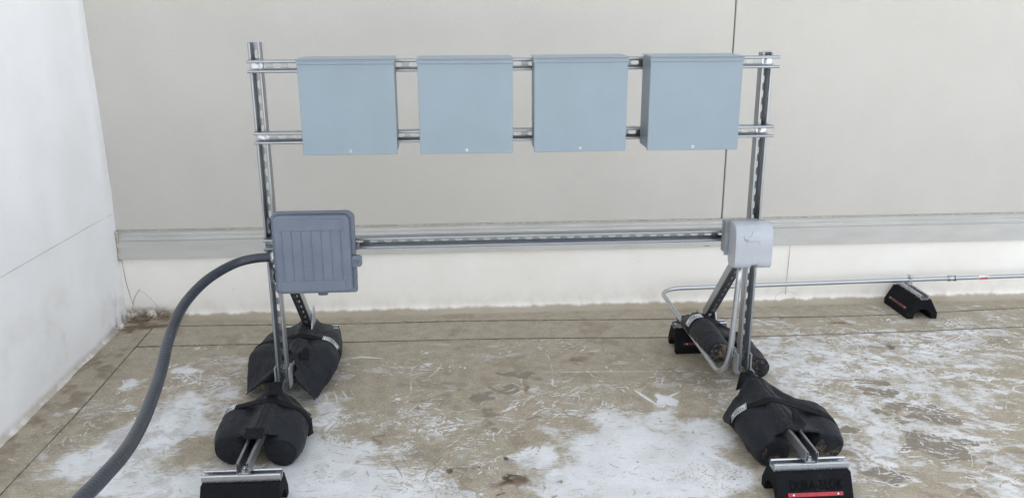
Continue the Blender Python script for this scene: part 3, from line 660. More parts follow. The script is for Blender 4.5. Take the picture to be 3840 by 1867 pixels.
# post foot fittings
for x in (PLX, PRX):
    mb = MB(); mb.box((x - .0255, PY + .02, .195), (.0055, .05, .085), bev=.001); mb.box((x - .0255, PY - .022, .1705), (.005, .045, .005), bev=.001)
    rpart(mb=mb, name='foot_bracket', mat='bracket'); mb = MB(); mb.box((x + .0255, PY + .02, .195), (.0055, .05, .085), bev=.001); rpart('foot_bracket', mb, 'bracket')
    mb = MB(); hexbolt(mb, (x, PY + h2 - .003, .215), (0, -1, 0)); mb.box((x, PY + h2 - .006, .215), (.034, .006, .034), bev=.001); rpart('bolt', mb, 'galv_bright')
# rail bolts with round washers
bolt_first = None
for x, z in ((-.941, 1.3405), (-.939, 1.1012), (.806, 1.3405), (.804, 1.1012), (-.94, .7231)):
    if bolt_first is None:
        mb = MB(); mb.cyl((x, PY - .0025, z), (0, -1, 0), .0185, .0028, 28); hexbolt(mb, (x, PY - .0053, z), (0, -1, 0), .0095, .008)
        bolt_first = rpart('bolt', mb, 'galv_bright'); b0 = (x, z)
    else:
        c_ = bolt_first.copy(); COL.objects.link(c_); c_.parent = rack; c_.location = bolt_first.location + Vector((x - b0[0], 0, z - b0[1]))

# ================================================================== RUBBER SUPPORTS
GS = 'rubber supports under the rack and the pipe'
def support(label, loc, rz=0, src=None):
    if src is None:
        r = thing('rubber_support', label, 'support', (0, 0, 0), GS)
        ra = .042
        P = [(-.076, 0), (-.076, .030), (-.036, .1015), (.036, .1015), (.076, .030), (.076, 0), (ra + .004, 0)]
        P += [(ra * math.cos(a) * 1.08, .008 + .044 * math.sin(a)) for a in np.linspace(.02, math.pi - .02, 15)] + [(-ra - .004, 0)]
        mb = MB(); n = 24; us = np.linspace(-.122, .122, n); k_ = len(P)
        V = [(u, y, z) for u in us for y, z in P]
        mb.add(V, [(i * k_ + k, i * k_ + (k + 1) % k_, (i + 1) * k_ + (k + 1) % k_, (i + 1) * k_ + k) for i in range(n - 1) for k in range(k_)])
        mb.add(V[:k_], [tuple(range(k_))]); mb.add(V[-k_:], [tuple(range(k_))[::-1]])
        body = mb.build('rubber_block', M['rubber'], r)
        mb = MB(); strut(mb, (-.122, 0, .1018), (1, 0, 0), (0, 0, 1), .244, depth=.0254, slots=False); mb.build('top_channel', M['galv_bright'], r)
        # red strip on the sloping front
        nrm = Vector((0, -(.1015 - .030), -( .076 - .036) * -1)).normalized(); nrm = Vector((0, -.0715, .040)).normalized(); up = Vector((0, .040, .0715)).normalized()
        c_ = Vector((0, -.0676, .045)) + nrm * .0012
        mat = Matrix((Vector((1, 0, 0)), up, nrm)).transposed()
        mb = MB(); mb.box(c_, (.178, .0125, .003), mat, .0008); strip = mb.build('reflector_strip', M['red'], r)
        for sx in (-.072, .072):
            mb = MB(); mb.cyl(c_ + Vector((sx, 0, 0)) + nrm * .0014, nrm, .0032, .0015, 12)
            rv = mb.build('rivet', M['rivet']); rv.parent = strip; rv.location = -wloc(strip)
        # raised lettering moulded in the sloping face
        cu = bpy.data.curves.new('t', 'FONT'); cu.body = 'DURA-BLOK'; cu.size = .043; cu.align_x = 'CENTER'; cu.align_y = 'CENTER'; cu.extrude = .0007; cu.offset = .0004; cu.space_character = 1.12
        to = bpy.data.objects.new('t', cu); tm = bpy.data.meshes.new_from_object(to); bpy.data.objects.remove(to); bpy.data.curves.remove(cu)
        cc = Vector((.004, -.0545, .0690)) + nrm * .0006
        for v in tm.vertices: v.co = cc + Vector((1, 0, 0)) * v.co.x * .66 + up * v.co.y * 1.02 + nrm * v.co.z
        tm.materials.clear(); tm.materials.append(M['letter']); tm.update(); lo = bpy.data.objects.new('moulded_lettering', tm); COL.objects.link(lo); lo.parent = body; lo.location = -wloc(body)
    else:
        r = copy_tree(src); tag(r, label, 'support', GS)
    r.location = loc; r.rotation_euler = (0, 0, rz); return r
def copy_tree(o, parent=None):
    c_ = o.copy(); COL.objects.link(c_); c_.parent = parent
    for ch in [q for q in list(COL.objects) if q.parent == o]: copy_tree(ch, c_)
    return c_
M['letter'] = simple('moulded_rubber', (.0035, .0035, .004), .95, spec=.1)
s0 = support('rubber support under the front end of the right beam, with moulded letters in view', (.835, -.412, 0), rad(0.2))
sLF = support('rubber support under the front of the left beam, cut by the photo edge', (-.975, -.358, 0), rad(180), s0)
sLR = support('rubber support under the rear end of the left beam, behind a weight bag', (-.959, .880, 0), 0, s0)
sRR = support('rubber support under the rear end of the right beam, half hidden by a weight bag', (.8145, .818, 0), 0, s0)
sW = support('rubber support beside the back wall carrying the steel pipe, end arch facing forward', (2.031, 1.212, 0), rad(-90), s0)
for o in (sRR, sW):
    for ch in [q for q in COL.objects if q.parent == o and q.name.startswith('reflector')]:
        ch.data = ch.data.copy(); ch.data.materials[0] = M['red_old']
    for ch in [q for q in COL.objects if q.parent == o and q.name.startswith('rubber_block')]:
        for lt in [q for q in COL.objects if q.parent == ch]: bpy.data.objects.remove(lt)     # worn smooth: no letters to be seen on these two
for nm, s_ in (('L', s0), ('R', sLF)):
    mb = MB(); l = s_.location; x = BL if s_ is sLF else BR
    hexbolt(mb, (x, l.y - .001, .1320), (0, 0, 1), .0105, .008); mb.box((x, l.y - .001, .1305), (.030, .030, .003), bev=.0008); rpart('bolt', mb, 'galv_bright')

# ================================================================== ELECTRICAL ENCLOSURES
def enclosure():
    r = thing('electrical_enclosure', '', 'electrical box', (0, 0, 0), 'grey enclosures in a row on the upper rails')
    W_, H_, Dp = .305, .305, .1445           # origin: lower front left corner
    mb = MB(); mb.box((W_ / 2, .004 + (Dp - .004) / 2, H_ / 2 - .001), (W_ - .007, Dp - .0045, H_ - .006), bev=.0015); mb.build('body', M['enamel'], r)
    # front cover: plate and side returns
    mb = MB(); mb.box((W_ / 2, .0012, (H_ - .004) / 2), (W_, .0024, H_ - .004), bev=.0011)
    for sx in (0, 1): mb.box((W_ * sx + (.0009 if sx == 0 else -.0009), .0095, (H_ - .004) / 2), (.0018, .0145, H_ - .0045), bev=.0006)
    mb.box((W_ / 2, .0095, .0009), (W_ - .004, .0145, .0018), bev=.0006)
    cv = mb.build('cover', M['enamel'], r)
    mb = MB(); mb.box((W_ / 2, .018 + (Dp - .02) / 2 - .02, H_ + .0012), (W_ + .0045, Dp + .002 , .0024), bev=.001)
    mb.box((W_ / 2, -.0033 , H_ - .0062), (W_ + .0045, .0022, .0172), bev=.001)
    for sx in (-1, 1): mb.box((W_ / 2 + sx * (W_ / 2 + .00135), .034, H_ - .0062 - .0), (.0018, .0735, .012), bev=.0006)
    mb.build('rain_lip', M['enamel'], r)
    mb = MB(); mb.cyl((W_ / 2, .0002, .012), (0, -1, 0), .0052, .0015, 18); mb.cyl((W_ / 2, -.0013, .012), (0, -1, 0), .0040, .0016, 18, r2=.0028)
    sc = mb.build('screw', M['screw']); sc.parent = cv
    mb = MB(); mb.box((W_ / 2, -.0030, .012), (.0056, .0006, .0010), Matrix.Rotation(rad(35), 3, 'Y')); sl = mb.build('slot', M['seal']); sl.parent = cv
    return r
e0 = enclosure()
for i, (x, lab, dz) in enumerate(((-.776, 'grey electrical enclosure nearest the left post, first of four on the rails', .001), (-.397, 'second grey electrical enclosure from the left, showing only its plain face', 0), (-.021, 'third grey electrical enclosure from the left, narrow strip of its left side in view', 0), (.3575, 'grey electrical enclosure nearest the right post, whole left side in view', .0))):
    e = e0 if i == 0 else copy_tree(e0)
    e.location = (x, 0.0, 1.0657 + dz); e['label'] = lab; e.rotation_euler = (0, rad((.0, .15, -.1, .1)[i]), 0)

# ================================================================== JUNCTION BOX (left)
jb = thing('junction_box', 'dark grey ribbed plastic junction box at the left end of the middle rail', 'junction box', (-.772, .09, .58))
def rrect(x0, x1, z0, z1, r, n=6, rb=None):
    rb = r if rb is None else rb; P = []
    for cx_, cz_, a0, q in ((x1 - r, z1 - r, 0, r), (x0 + r, z1 - r, 90, r), (x0 + rb, z0 + rb, 180, rb), (x1 - rb, z0 + rb, 270, rb)):
        for k in range(n + 1): a = rad(a0 + 90 * k / n); P.append((cx_ + q * math.cos(a), cz_ + q * math.sin(a)))
    return P
def loft(mb, rings, cap0=True, cap1=True, smooth=True):
    n = len(rings[0]); V = [v for r_ in rings for v in r_]
    mb.add(V, [(i * n + k, i * n + (k + 1) % n, (i + 1) * n + (k + 1) % n, (i + 1) * n + k) for i in range(len(rings) - 1) for k in range(n)], smooth)
    if cap0: mb.add(rings[0], [tuple(range(n))])
    if cap1: mb.add(rings[-1], [tuple(range(n))[::-1]])
    return mb
jx0, jx1, jz0, jz1 = -.911, -.632, .5765, .8685
R3 = lambda x0, x1, z0, z1, r, y, rb=None: [(a, y, b) for a, b in rrect(x0, x1, z0, z1, r, rb=rb)]
mb = MB(); loft(mb, [R3(jx0 + .006, jx1 - .010, jz0 + .006, jz1 - .028, .016, .145), R3(jx0 + .004, jx1 - .006, jz0 + .004, jz1 - .026, .018, .058)]); jbody = mb.build('body', M['jbox'], jb)
mb = MB(); loft(mb, [R3(jx0, jx1, jz0, jz1, .026, .0575, .010), R3(jx0, jx1, jz0, jz1, .026, .047, .010), R3(jx0 + .0015, jx1 - .0015, jz0 + .0015, jz1 - .0015, .0245, .0445, .009)]); 
X0, X1, Z0, Z1 = -.903, -.644, .588, .860
loft(mb, [R3(X0, X1, Z0, Z1, .022, .0446, .014), R3(X0 + .001, X1 - .001, Z0 + .001, Z1 - .001, .021, .028, .013), R3(X0 + .0035, X1 - .0035, Z0 + .0035, Z1 - .0035, .0185, .0205, .0105), R3(X0 + .008, X1 - .008, Z0 + .008, Z1 - .008, .014, .019, .006)])
lid = mb.build('lid', M['jbox'], jb)
def sub(mb, name, mat, par): o_ = mb.build(name, M[mat]); o_.parent = par; o_.location = -wloc(par); return o_
mb = MB(); mb.box((-.7765, .0178, .8285), (.218, .0028, .040), bev=.0012); sub(mb, 'raised_band', 'jbox', lid); mb = MB(); mb.box((-.7765, .0178, .6115), (.218, .0028, .038), bev=.0012); sub(mb, 'raised_band', 'jbox', lid)
for k in range(7): mb = MB(); mb.box((-.8725 + k * .0328, .0180, .7195), (.0022, .0030, .178), bev=.0010); sub(mb, 'rib', 'jbox', lid)
for zc in (.818, .640):
    mb = MB()
    for q in (-.016, .016): mb.box((-.9165, .050, zc + q), (.010, .018, .013), bev=.002)
    mb.box((-.9205, .062, zc), (.006, .030, .052), bev=.002)
    sub(mb, 'hinge', 'hinge', jbody)
# latch: U shaped hasp on the right edge
mb = MB(); loft(mb, [[(x, y, z) for x, z in rrect(-.647, -.611, .6735, .7125, .010)] for y in (.030, .046)])
hs_ = sub(mb, 'latch', 'jbox', lid)
mb = MB(); loft(mb, [[(x, y, z) for x, z in rrect(-.641, -.619, .683, .700, .005)] for y in (.0285, .0301)]); sub(mb, 'latch_opening', 'hinge', hs_) if False else mb.build('latch_opening', M['hinge'], lid)
mb = MB(); mb.box((-.627, .075, .735), (.010, .03, .02), bev=.002); mb.build('side_lug', M['hinge'], jb)
mb = MB(); mb.box((-.754, .070, .5705), (.034, .04, .011), bev=.004); mb.build('bottom_latch', M['hinge'], jb)
# ---- flexible conduit and its connector
hose = thing('flexible_conduit', 'dark grey flexible conduit curving down from the left side of the junction box', 'conduit', (-.92, .10, .694))
HP = [(-.912, .099, .6945), (-.94, .099, .6945), (-.99, .099, .691), (-1.04, .081, .684), (-1.081, .029, .675), (-1.115, -.046, .663), (-1.140, -.123, .644), (-1.151, -.211, .626), (-1.144, -.321, .609), (-1.126, -.441, .595), (-1.103, -.562, .579), (-1.074, -.71, .578), (-1.042, -.888, .584), (-1.013, -1.071, .607), (-1.002, -1.221, .631), (-1.0, -1.4, .65), (-1.02, -1.65, .60), (-1.08, -1.9, .42), (-1.16, -2.1, .2), (-1.27, -2.35, .04), (-1.5, -2.7, .02), (-1.9, -3.1, .02)]
P = spline(HP, .003)
mb = MB(); mb.tube(P, .0163, 20, rf=lambda i: .0161 + (.00016) * math.sin(i * 1.25)); mb.build('jacket', M['hose'], hose)
mb = MB(); mb.cyl((-.905, .099, .6945), (-1, 0, 0), .024, .012, 8); mb.cyl((-.915, .099, .6945), (-1, 0, 0), .0215, .016, 24, r2=.0185); mb.build('connector', M['galv_bright'], hose)

# ================================================================== OUTLET BOX (right)
ob = thing('outlet_box', 'pale grey weatherproof outlet box with scratched bubble cover on the right post', 'outlet box', (.75, .12, .66))
mb = MB(); mb.box((.738, .120, .729), (.128, .050, .118), bev=.004); mb.box((.738, .094, .729), (.134, .006, .124), bev=.002); mb.build('box', M['cover_back'], ob)
CP = [(.089, .797), (.060, .799), (.040, .7965), (.026, .790), (.016, .778), (.0105, .762), (.008, .742), (.006, .665), (.0065, .651), (.012, .643), (.030, .640), (.062, .634), (.082, .640), (.089, .652)]
def shell(x0, x1, P_, mb):
    n = len(P_); mb.add([(x0, a, b) for a, b in P_] + [(x1, a, b) for a, b in P_], [(i, (i + 1) % n, n + (i + 1) % n, n + i) for i in range(n)], False)
    mb.add([(x0, a, b) for a, b in P_] + [(x1, a, b) for a, b in P_], [tuple(range(n)), tuple(range(n, 2 * n))[::-1]])
xa, xb = .6845, .8165; e_ = .003
def inset(P_, k): c_ = Vector((.048, .716)); return [tuple(c_ + (Vector(q) - c_) * (1 - k)) for q in P_]
notch = [(y, max(z, .655)) if z < .656 else (y, z) for y, z in CP]
rings = []
for x, k, P_ in ((xa, .045, CP), (xa + .0012, .018, CP), (xa + .004, 0, CP), (.7445, 0, CP), (.7446, 0, notch), (.7655, 0, notch), (.7656, 0, CP), (xb - .004, 0, CP), (xb - .0012, .018, CP), (xb, .045, CP)):
    rings.append([(x, y, z) for y, z in inset(P_, k)])
mb = MB(); loft(mb, rings); cvo = mb.build('bubble_cover', M['cover'], ob)
for p_ in cvo.data.polygons: p_.use_smooth = len(p_.vertices) == 4
mb = MB(); xs_, zs_ = .7475, .731
for d in (((0, .0085), (.043, .0006)), ((.0215, .004), (.0006, .009)), ((-.0215, .0065), (.0006, .004))):
    mb.box((xs_ + d[0][0], .0078 - .0004, zs_ + d[0][1]), (d[1][0], .0010, d[1][1]))
mb.build('moulded_outline', M['enamel'], ob)
mb = MB()
for P_ in ([(.7420, .775), (.7425, .768), (.7395, .7635), (.736, .758), (.732, .756)], [(.7110, .758), (.714, .752), (.7145, .745), (.719, .742), (.724, .744), (.729, .748)], [(.7175, .7495), (.7205, .739), (.726, .7365)], [(.714, .7605), (.7175, .7605)], [(.7225, .750), (.7285, .7385)]):
    def yf(z): return .0105 if z > .755 else .0088
    def ysurf(z):
        for (y0, z0), (y1, z1) in zip(CP[3:8], CP[4:9]):
            if z1 <= z <= z0: return y0 + (y1 - y0) * (z0 - z) / (z0 - z1)
        return .008
    mb.tube([(x, ysurf(z) - .00005, z) for x, z in P_], .00065, 5)
mb.build('scratches', M['hinge'], ob)
mb = MB(); mb.cyl((.6845, .078, .781), (-1, 0, 0), .006, .002, 14); mb.cyl((.6825, .078, .781), (-1, 0, 0), .0022, .001, 10); mb.build('hinge_pin', M['cover'], ob)

# ================================================================== STEEL CONDUIT
pc = thing('steel_conduit', 'thin steel pipe running along the back wall and bending up to the outlet box', 'pipe', (.75, 1.25, .147))
PP = rounded_path([(.738, .100, .645), (.7195, .10, .153), (.7195, 1.222, .147), (1.4, 1.246, .1475), (2.6, 1.25, .160), (6.0, 1.25, .175)], (.165, .11, .1, .1))
mb = MB(); dens = []
for a, b in zip(PP[:-1], PP[1:]):
    n = max(1, int((b - a).length / .08)); dens += [a + (b - a) * (k / n) for k in range(n)]
dens.append(PP[-1]); mb.tube(dens, .0106, 20); mb.build('pipe', M['emt'], pc)
def along(x): 
    for a, b in zip(dens[:-1], dens[1:]):
        if a.x <= x <= b.x and a.y > 1.1: return a + (b - a) * ((x - a.x) / max(1e-6, b.x - a.x))
mb = MB(); c_ = along(2.255); mb.cyl(c_ - Vector((.019, 0, 0)), (1, 0, 0), .0135, .038, 20)
for d in (-.0205, .0135): mb.cyl(c_ + Vector((d, 0, 0)), (1, 0, 0), .0155, .007, 20)
for d in (-.010, .010): mb.cyl(c_ + Vector((d, -.004, .012)), (0, -.2, 1), .0035, .006, 8)
mb.build('coupling', M['galv_bright'], pc)
mb = MB(); a, b = along(2.40), along(2.445); mb.tube([a, b], .01085, 20, caps=False); mb.build('sticker', M['sticker_red'], pc)
mb = MB(); a, b = along(2.397), along(2.449); mb.tube([a + Vector((0, 0, .0004)), b + Vector((0, 0, .0004))], .0108, 20, caps=False); mb.build('sticker_border', M['sticker'], pc)
# strap holding the pipe to the channel
mb = MB(); c_ = along(2.031); mb.torus(c_, (1, 0, 0), .0118, .0016, 28, 6)
for d in (-.008, .008): mb.torus(c_ + Vector((d, 0, 0)), (1, 0, 0), .0118, .0016, 28, 6)
mb.box(c_ + Vector((0, -.0125, -.012)), (.019, .003, .030), bev=.0008); mb.box(c_ + Vector((0, 0, .0195)), (.016, .010, .016), bev=.002); mb.cyl(c_ + Vector((0, -.005, .021)), (0, -1, .1), .0085, .006, 6); mb.cyl(c_ + Vector((0, .004, .021)), (0, 1, 0), .004, .018, 10)
mb.build('strap', M['galv_bright'], pc)

# ================================================================== WEIGHT BAGS
GB = 'black weight bags laid over the rack beams'
def tube_bag(mb, c, ax, r0, rm, A, B, L_flat=.6, nr=30, ns=34, sq=.92):
    """one leg of the bag: filled cylinder from the flat end c (axis ax, pointing away from the flat end) to the pinched mouth line A-B"""
    c, ax, A, B = Vector(c), Vector(ax).normalized(), Vector(A), Vector(B)
    Mid = (A + B) / 2; up = Vector((0, 0, 1)); side = ax.cross(up).normalized(); up = side.cross(ax).normalized()
    if (B - A).dot(side) < 0: side = -side
    L = (Mid - c).length; rings = []
    for i in range(ns):
        u = i / (ns - 1); s = max(0, (u - (1 - L_flat)) / L_flat); s = s * s * (3 - 2 * s)
        r = r0 + (rm - r0) * min(1, u * 4) ** .7 if u < .25 else rm
        cen = c + ax * (L * u)
        ring = []
        for k in range(nr):
            a = 2 * math.pi * k / nr
            pc_ = cen + side * (r * 1.03 * math.cos(a)) + up * (r * sq * math.sin(a))
            q = (math.cos(a) + 1) / 2
            pl = A + (B - A) * q + ax * 0 + up * (.006 * math.sin(a)) + (ax * L * (u - 1))
            ring.append(pc_ * (1 - s) + pl * s)
        rings.append(ring)
    # rounded rim at the flat end
    first = rings[0]; cc = sum(first, Vector()) / nr
    r1 = [cc + (v - cc) * .93 - ax * .006 for v in first]; r2 = [cc + (v - cc) * .5 - ax * .010 for v in first]
    rings = [r2, r1] + rings
    V = [v for R in rings for v in R]; m = len(rings)
    mb.add(V, [(i * nr + k, i * nr + (k + 1) % nr, (i + 1) * nr + (k + 1) % nr, (i + 1) * nr + k) for i in range(m - 1) for k in range(nr)] + [tuple(range(nr))[::-1], tuple(range((m - 1) * nr, m * nr))], True)
    return c, ax, r0

def remeshed(mb, name, vox=.0042, smooth=9, wrinkle=.0052, seed=0, folds=()):
    me = bpy.data.meshes.new(name); me.from_pydata([tuple(v) for v in mb.v], [], mb.f); o = bpy.data.objects.new(name, me); COL.objects.link(o); fix_normals(me)
    md = o.modifiers.new('r', 'REMESH'); md.mode = 'VOXEL'; md.voxel_size = vox
    ms = o.modifiers.new('s', 'SMOOTH'); ms.iterations = smooth; ms.factor = .5
    dg = bpy.context.evaluated_depsgraph_get(); dg.update()
    nm = bpy.data.meshes.new_from_object(o.evaluated_get(dg)); bpy.data.objects.remove(o)
    nm.calc_loop_triangles()
    N = [v.normal.copy() for v in nm.vertices]
    for v, n in zip(nm.vertices, N):
        p = v.co
        d = mnoise.fractal(Vector((p.x * 14 + seed, p.y * 9, p.z * 14)), 1, 2, 4) * wrinkle
        d += abs(mnoise.noise(Vector((p.x * 30 + seed, p.y * 7, p.z * 22)))) * wrinkle * .5
        for (fc, fr, amp, freq, dr) in folds:       # pleats running towards a gathered point
            q = p - Vector(fc); rr = q.length
            if rr < fr:
                ang = math.atan2(q.x, q.y if abs(q.y) > 1e-6 else 1e-6) if dr == 'xy' else math.atan2(q.x, q.z)
                d += amp * math.sin(ang * freq + seed) * (1 - rr / fr) * min(1, rr / .02)
        v.co = p + n * d
    nm.name = name
    for p in nm.polygons: p.use_smooth = True
    nm.update(); return nm

def hull2(P):
    P = sorted(set(P)); 
    def half(L):
        H = []
        for p in L:
            while len(H) > 1 and (H[-1][0] - H[-2][0]) * (p[1] - H[-2][1]) - (H[-1][1] - H[-2][1]) * (p[0] - H[-2][0]) <= 0: H.pop()
            H.append(p)
        return H
    return half(P)[:-1] + half(P[::-1])[:-1]
def section(bvh, o, ax, U, V, n=90, R=.35, extra=()):
    """convex outline of the bag in the plane through o, as points over the top, from one side to the other"""
    P = []
    for k in range(n):
        a = 2 * math.pi * k / n; d = U * math.cos(a) + V * math.sin(a)
        for sh in (-.09, -.05, 0, .05, .09):
            h = bvh.ray_cast(o + U * sh + d * R, -d, R + .05)[0]
            if h is not None: q = h - o; P.append((round(q.dot(U), 5), round(q.dot(V), 5)))
    P += list(extra); H = hull2(P)
    # resample, counter clockwise, starting at the lowest right, over the top
    i0 = max(range(len(H)), key=lambda i: H[i][0] - 1.4 * H[i][1]); H = H[i0:] + H[:i0]
    i1 = min(range(len(H)), key=lambda i: H[i][0] + 1.4 * H[i][1]); H = H[:i1 + 1]
    d = [0]
    for a, b in zip(H[:-1], H[1:]): d.append(d[-1] + math.hypot(b[0] - a[0], b[1] - a[1]))
    return H, d
def on(H, d, s):
    s = max(0, min(d[-1], s)); i = 0
    while i < len(d) - 2 and d[i + 1] < s: i += 1
    u = (s - d[i]) / max(1e-9, d[i + 1] - d[i]); a, b = H[i], H[i + 1]
    t_ = Vector((b[0] - a[0], b[1] - a[1])); t_.normalize()
    return (a[0] + (b[0] - a[0]) * u, a[1] + (b[1] - a[1]) * u), (t_.y, -t_.x)

def band(bvh, o, ax, U, V, wd, name, parent, off=.0022, tail=None):
    """webbing strap pulled tight over the bag, at the plane through o"""
    st = [-wd / 2, -wd / 6, wd / 6, wd / 2]; rows = []; n = 44
    H, d = section(bvh, o, ax, U, V)
    for s in st:
        H1, d1 = section(bvh, o + ax * s, ax, U, V)
        row = []
        for k in range(n):
            (a, b), (na, nb) = on(H1, d1, d1[-1] * k / (n - 1)); row.append(o + ax * s + U * (a + na * off) + V * (b + nb * off))
        rows.append(row)
    mb = MB(); V_ = [v for r in rows for v in r]
    V2 = []
    for j, r in enumerate(rows):
        for k, v in enumerate(r):
            (a, b), (na, nb) = on(H, d, d[-1] * k / (n - 1)); V2.append(v - (U * na + V * nb) * .0035)
    F = [(j * n + k, j * n + k + 1, (j + 1) * n + k + 1, (j + 1) * n + k) for j in range(3) for k in range(n - 1)]
    m = len(V_); mb.add(V_ + V2, F + [tuple(i + m for i in f[::-1]) for f in F] + [(k, k + 1, k + 1 + m, k + m) for k in range(n - 1)] + [(3 * n + k, 3 * n + k + m, 3 * n + k + 1 + m, 3 * n + k + 1) for k in range(n - 1)])
    ob_ = mb.build(name, M['strap']); ob_.parent = parent; ob_.location = -wloc(parent)
    return H, d

def label_on(bvh, o, ax, U, V, s0, s1, wd, flip, parent, flipu=False):
    """sewn label lying on the strap between arc lengths s0..s1; flip turns its text upside down"""
    H, d = section(bvh, o, ax, U, V); Lx = s1 - s0
    def P(u, v, h):
        (a, b), (na, nb) = on(H, d, s0 + u * Lx); return o + ax * ((v - .5) * wd) + U * (a + na * h) + V * (b + nb * h)
    nu, nv = 14, 3; mb = MB(); V_ = [P(i / nu, j / nv, .0040) for j in range(nv + 1) for i in range(nu + 1)]
    mb.add(V_, [(j * (nu + 1) + i, j * (nu + 1) + i + 1, (j + 1) * (nu + 1) + i + 1, (j + 1) * (nu + 1) + i) for j in range(nv) for i in range(nu)])
    lo = mb.build('sewn_label', M['label_white']); lo.parent = parent; lo.location = -wloc(parent)
    lo['label'] = 'white sewn label with dark lettering and a green arc'
    F = (lambda u, v: (u, 1 - v)) if flip else (lambda u, v: (u, v))
    G_ = (lambda u, v: (1 - F(u, v)[0], F(u, v)[1])) if flipu else F
    mb = MB()
    for (a0, a1, b0, b1) in ((.03, .97, .05, .11), (.03, .97, .89, .95), (.03, .055, .11, .89), (.945, .97, .11, .89)):
        k = 12; vs = [P(*G_(a0 + (a1 - a0) * i / k, b), .0045) for b in (b0, b1) for i in range(k + 1)]; mb.add(vs, [(i, i + 1, k + 2 + i, k + 1 + i) for i in range(k)])
    bo = mb.build('label_border', M['label_ink']); bo.parent = parent; bo.location = -wloc(parent)
    mb = MB(); k = 16; vs = []
    for i in range(k + 1):
        q = i / k; x = .2 + .6 * q; vs += [P(*G_(x, .60 + .18 * math.sin(q * math.pi) ** .7), .0045), P(*G_(x, .60 + .02 * math.sin(q * math.pi)), .0045)]
    mb.add(vs, [(2 * i, 2 * i + 1, 2 * i + 3, 2 * i + 2) for i in range(k)]); ao = mb.build('green_arc', M['label_green']); ao.parent = parent; ao.location = -wloc(parent)
    cu = bpy.data.curves.new('t', 'FONT'); cu.body = 'EURMAX'; cu.size = 1; cu.align_x = 'CENTER'; cu.align_y = 'BOTTOM_BASELINE' if False else 'CENTER'; cu.offset = .015
    to = bpy.data.objects.new('t', cu); tm = bpy.data.meshes.new_from_object(to); bpy.data.objects.remove(to); bpy.data.curves.remove(cu)
    xs_ = [v.co.x for v in tm.vertices]; ys_ = [v.co.y for v in tm.vertices]; x0, x1, y0, y1 = min(xs_), max(xs_), min(ys_), max(ys_)
    for v in tm.vertices:
        u_ = .10 + .80 * (v.co.x - x0) / (x1 - x0); w_ = .17 + .38 * (v.co.y - y0) / (y1 - y0); q = G_(u_, w_); v.co = P(q[0], q[1], .0046)
    tm.materials.clear(); tm.materials.append(M['label_ink']); tm.update(); te = bpy.data.objects.new('label_text', tm); COL.objects.link(te); te.parent = parent; te.location = -wloc(parent)

def end_disc(c, ax, r, parent, seed=0, mat='nylon_end'):
    """stitched round end of a tube, dirty"""
    c, ax = Vector(c), Vector(ax).normalized(); mb = MB(); U = ax.cross(Vector((0, 0, 1))).normalized(); V = U.cross(ax)
    nr, nk = 8, 32; vs = []; 
    for i in range(nr + 1):
        q = i / nr
        for k in range(nk):
            a = 2 * math.pi * k / nk; p = c + (U * math.cos(a) * 1.0 + V * math.sin(a) * .93) * (r * .93 * q)
            p -= ax * (.0105 - .004 * q ** 3 + .0022 * mnoise.noise(Vector((p.x * 40 + seed, p.y * 40, p.z * 40)))); vs.append(p)
    mb.add(vs, [(i * nk + k, i * nk + (k + 1) % nk, (i + 1) * nk + (k + 1) % nk, (i + 1) * nk + k) for i in range(nr) for k in range(nk)], True)
    o = mb.build('round_end', M[mat]); o.parent = parent; o.location = -wloc(parent)
    pts = [c + (U * math.cos(a) * 1.0 + V * math.sin(a) * .93) * (r * .955) - ax * .0062 for a in np.linspace(0, 2 * math.pi, 40)]
    mb = MB(); mb.tube(pts, .0014, 6); p_ = mb.build('piping', M['strap']); p_.parent = parent; p_.location = -wloc(parent)

def flap(pts, th, parent, name='fastening_tab', sub=4):
    """small folded piece of webbing through a quad, slightly curved"""
    a, b, c, d = (Vector(q) for q in pts); n_ = (b - a).cross(d - a).normalized(); mb = MB(); vs = []
    for h in (0, th):
        for i in range(sub + 1):
            for j in range(sub + 1):
                u, v = i / sub, j / sub; p = a * (1 - u) * (1 - v) + b * u * (1 - v) + c * u * v + d * (1 - u) * v
                vs.append(p + n_ * (h + .004 * math.sin(u * 3.1) * math.sin(v * 3.1) + .0015 * mnoise.noise(p * 60)))
    m = (sub + 1) ** 2; F = []
    for i in range(sub):
        for j in range(sub):
            q = (i * (sub + 1) + j, (i + 1) * (sub + 1) + j, (i + 1) * (sub + 1) + j + 1, i * (sub + 1) + j + 1); F += [q, tuple(x + m for x in q[::-1])]
    for i in range(sub):
        for A_, B_ in (((i * (sub + 1)), ((i + 1) * (sub + 1))), (i * (sub + 1) + sub, (i + 1) * (sub + 1) + sub), (i, i + 1), (sub * (sub + 1) + i, sub * (sub + 1) + i + 1)): F.append((A_, B_, B_ + m, A_ + m))
    mb.add(vs, F); o = mb.build(name, M['strap']); o.parent = parent; o.location = -wloc(parent); return o

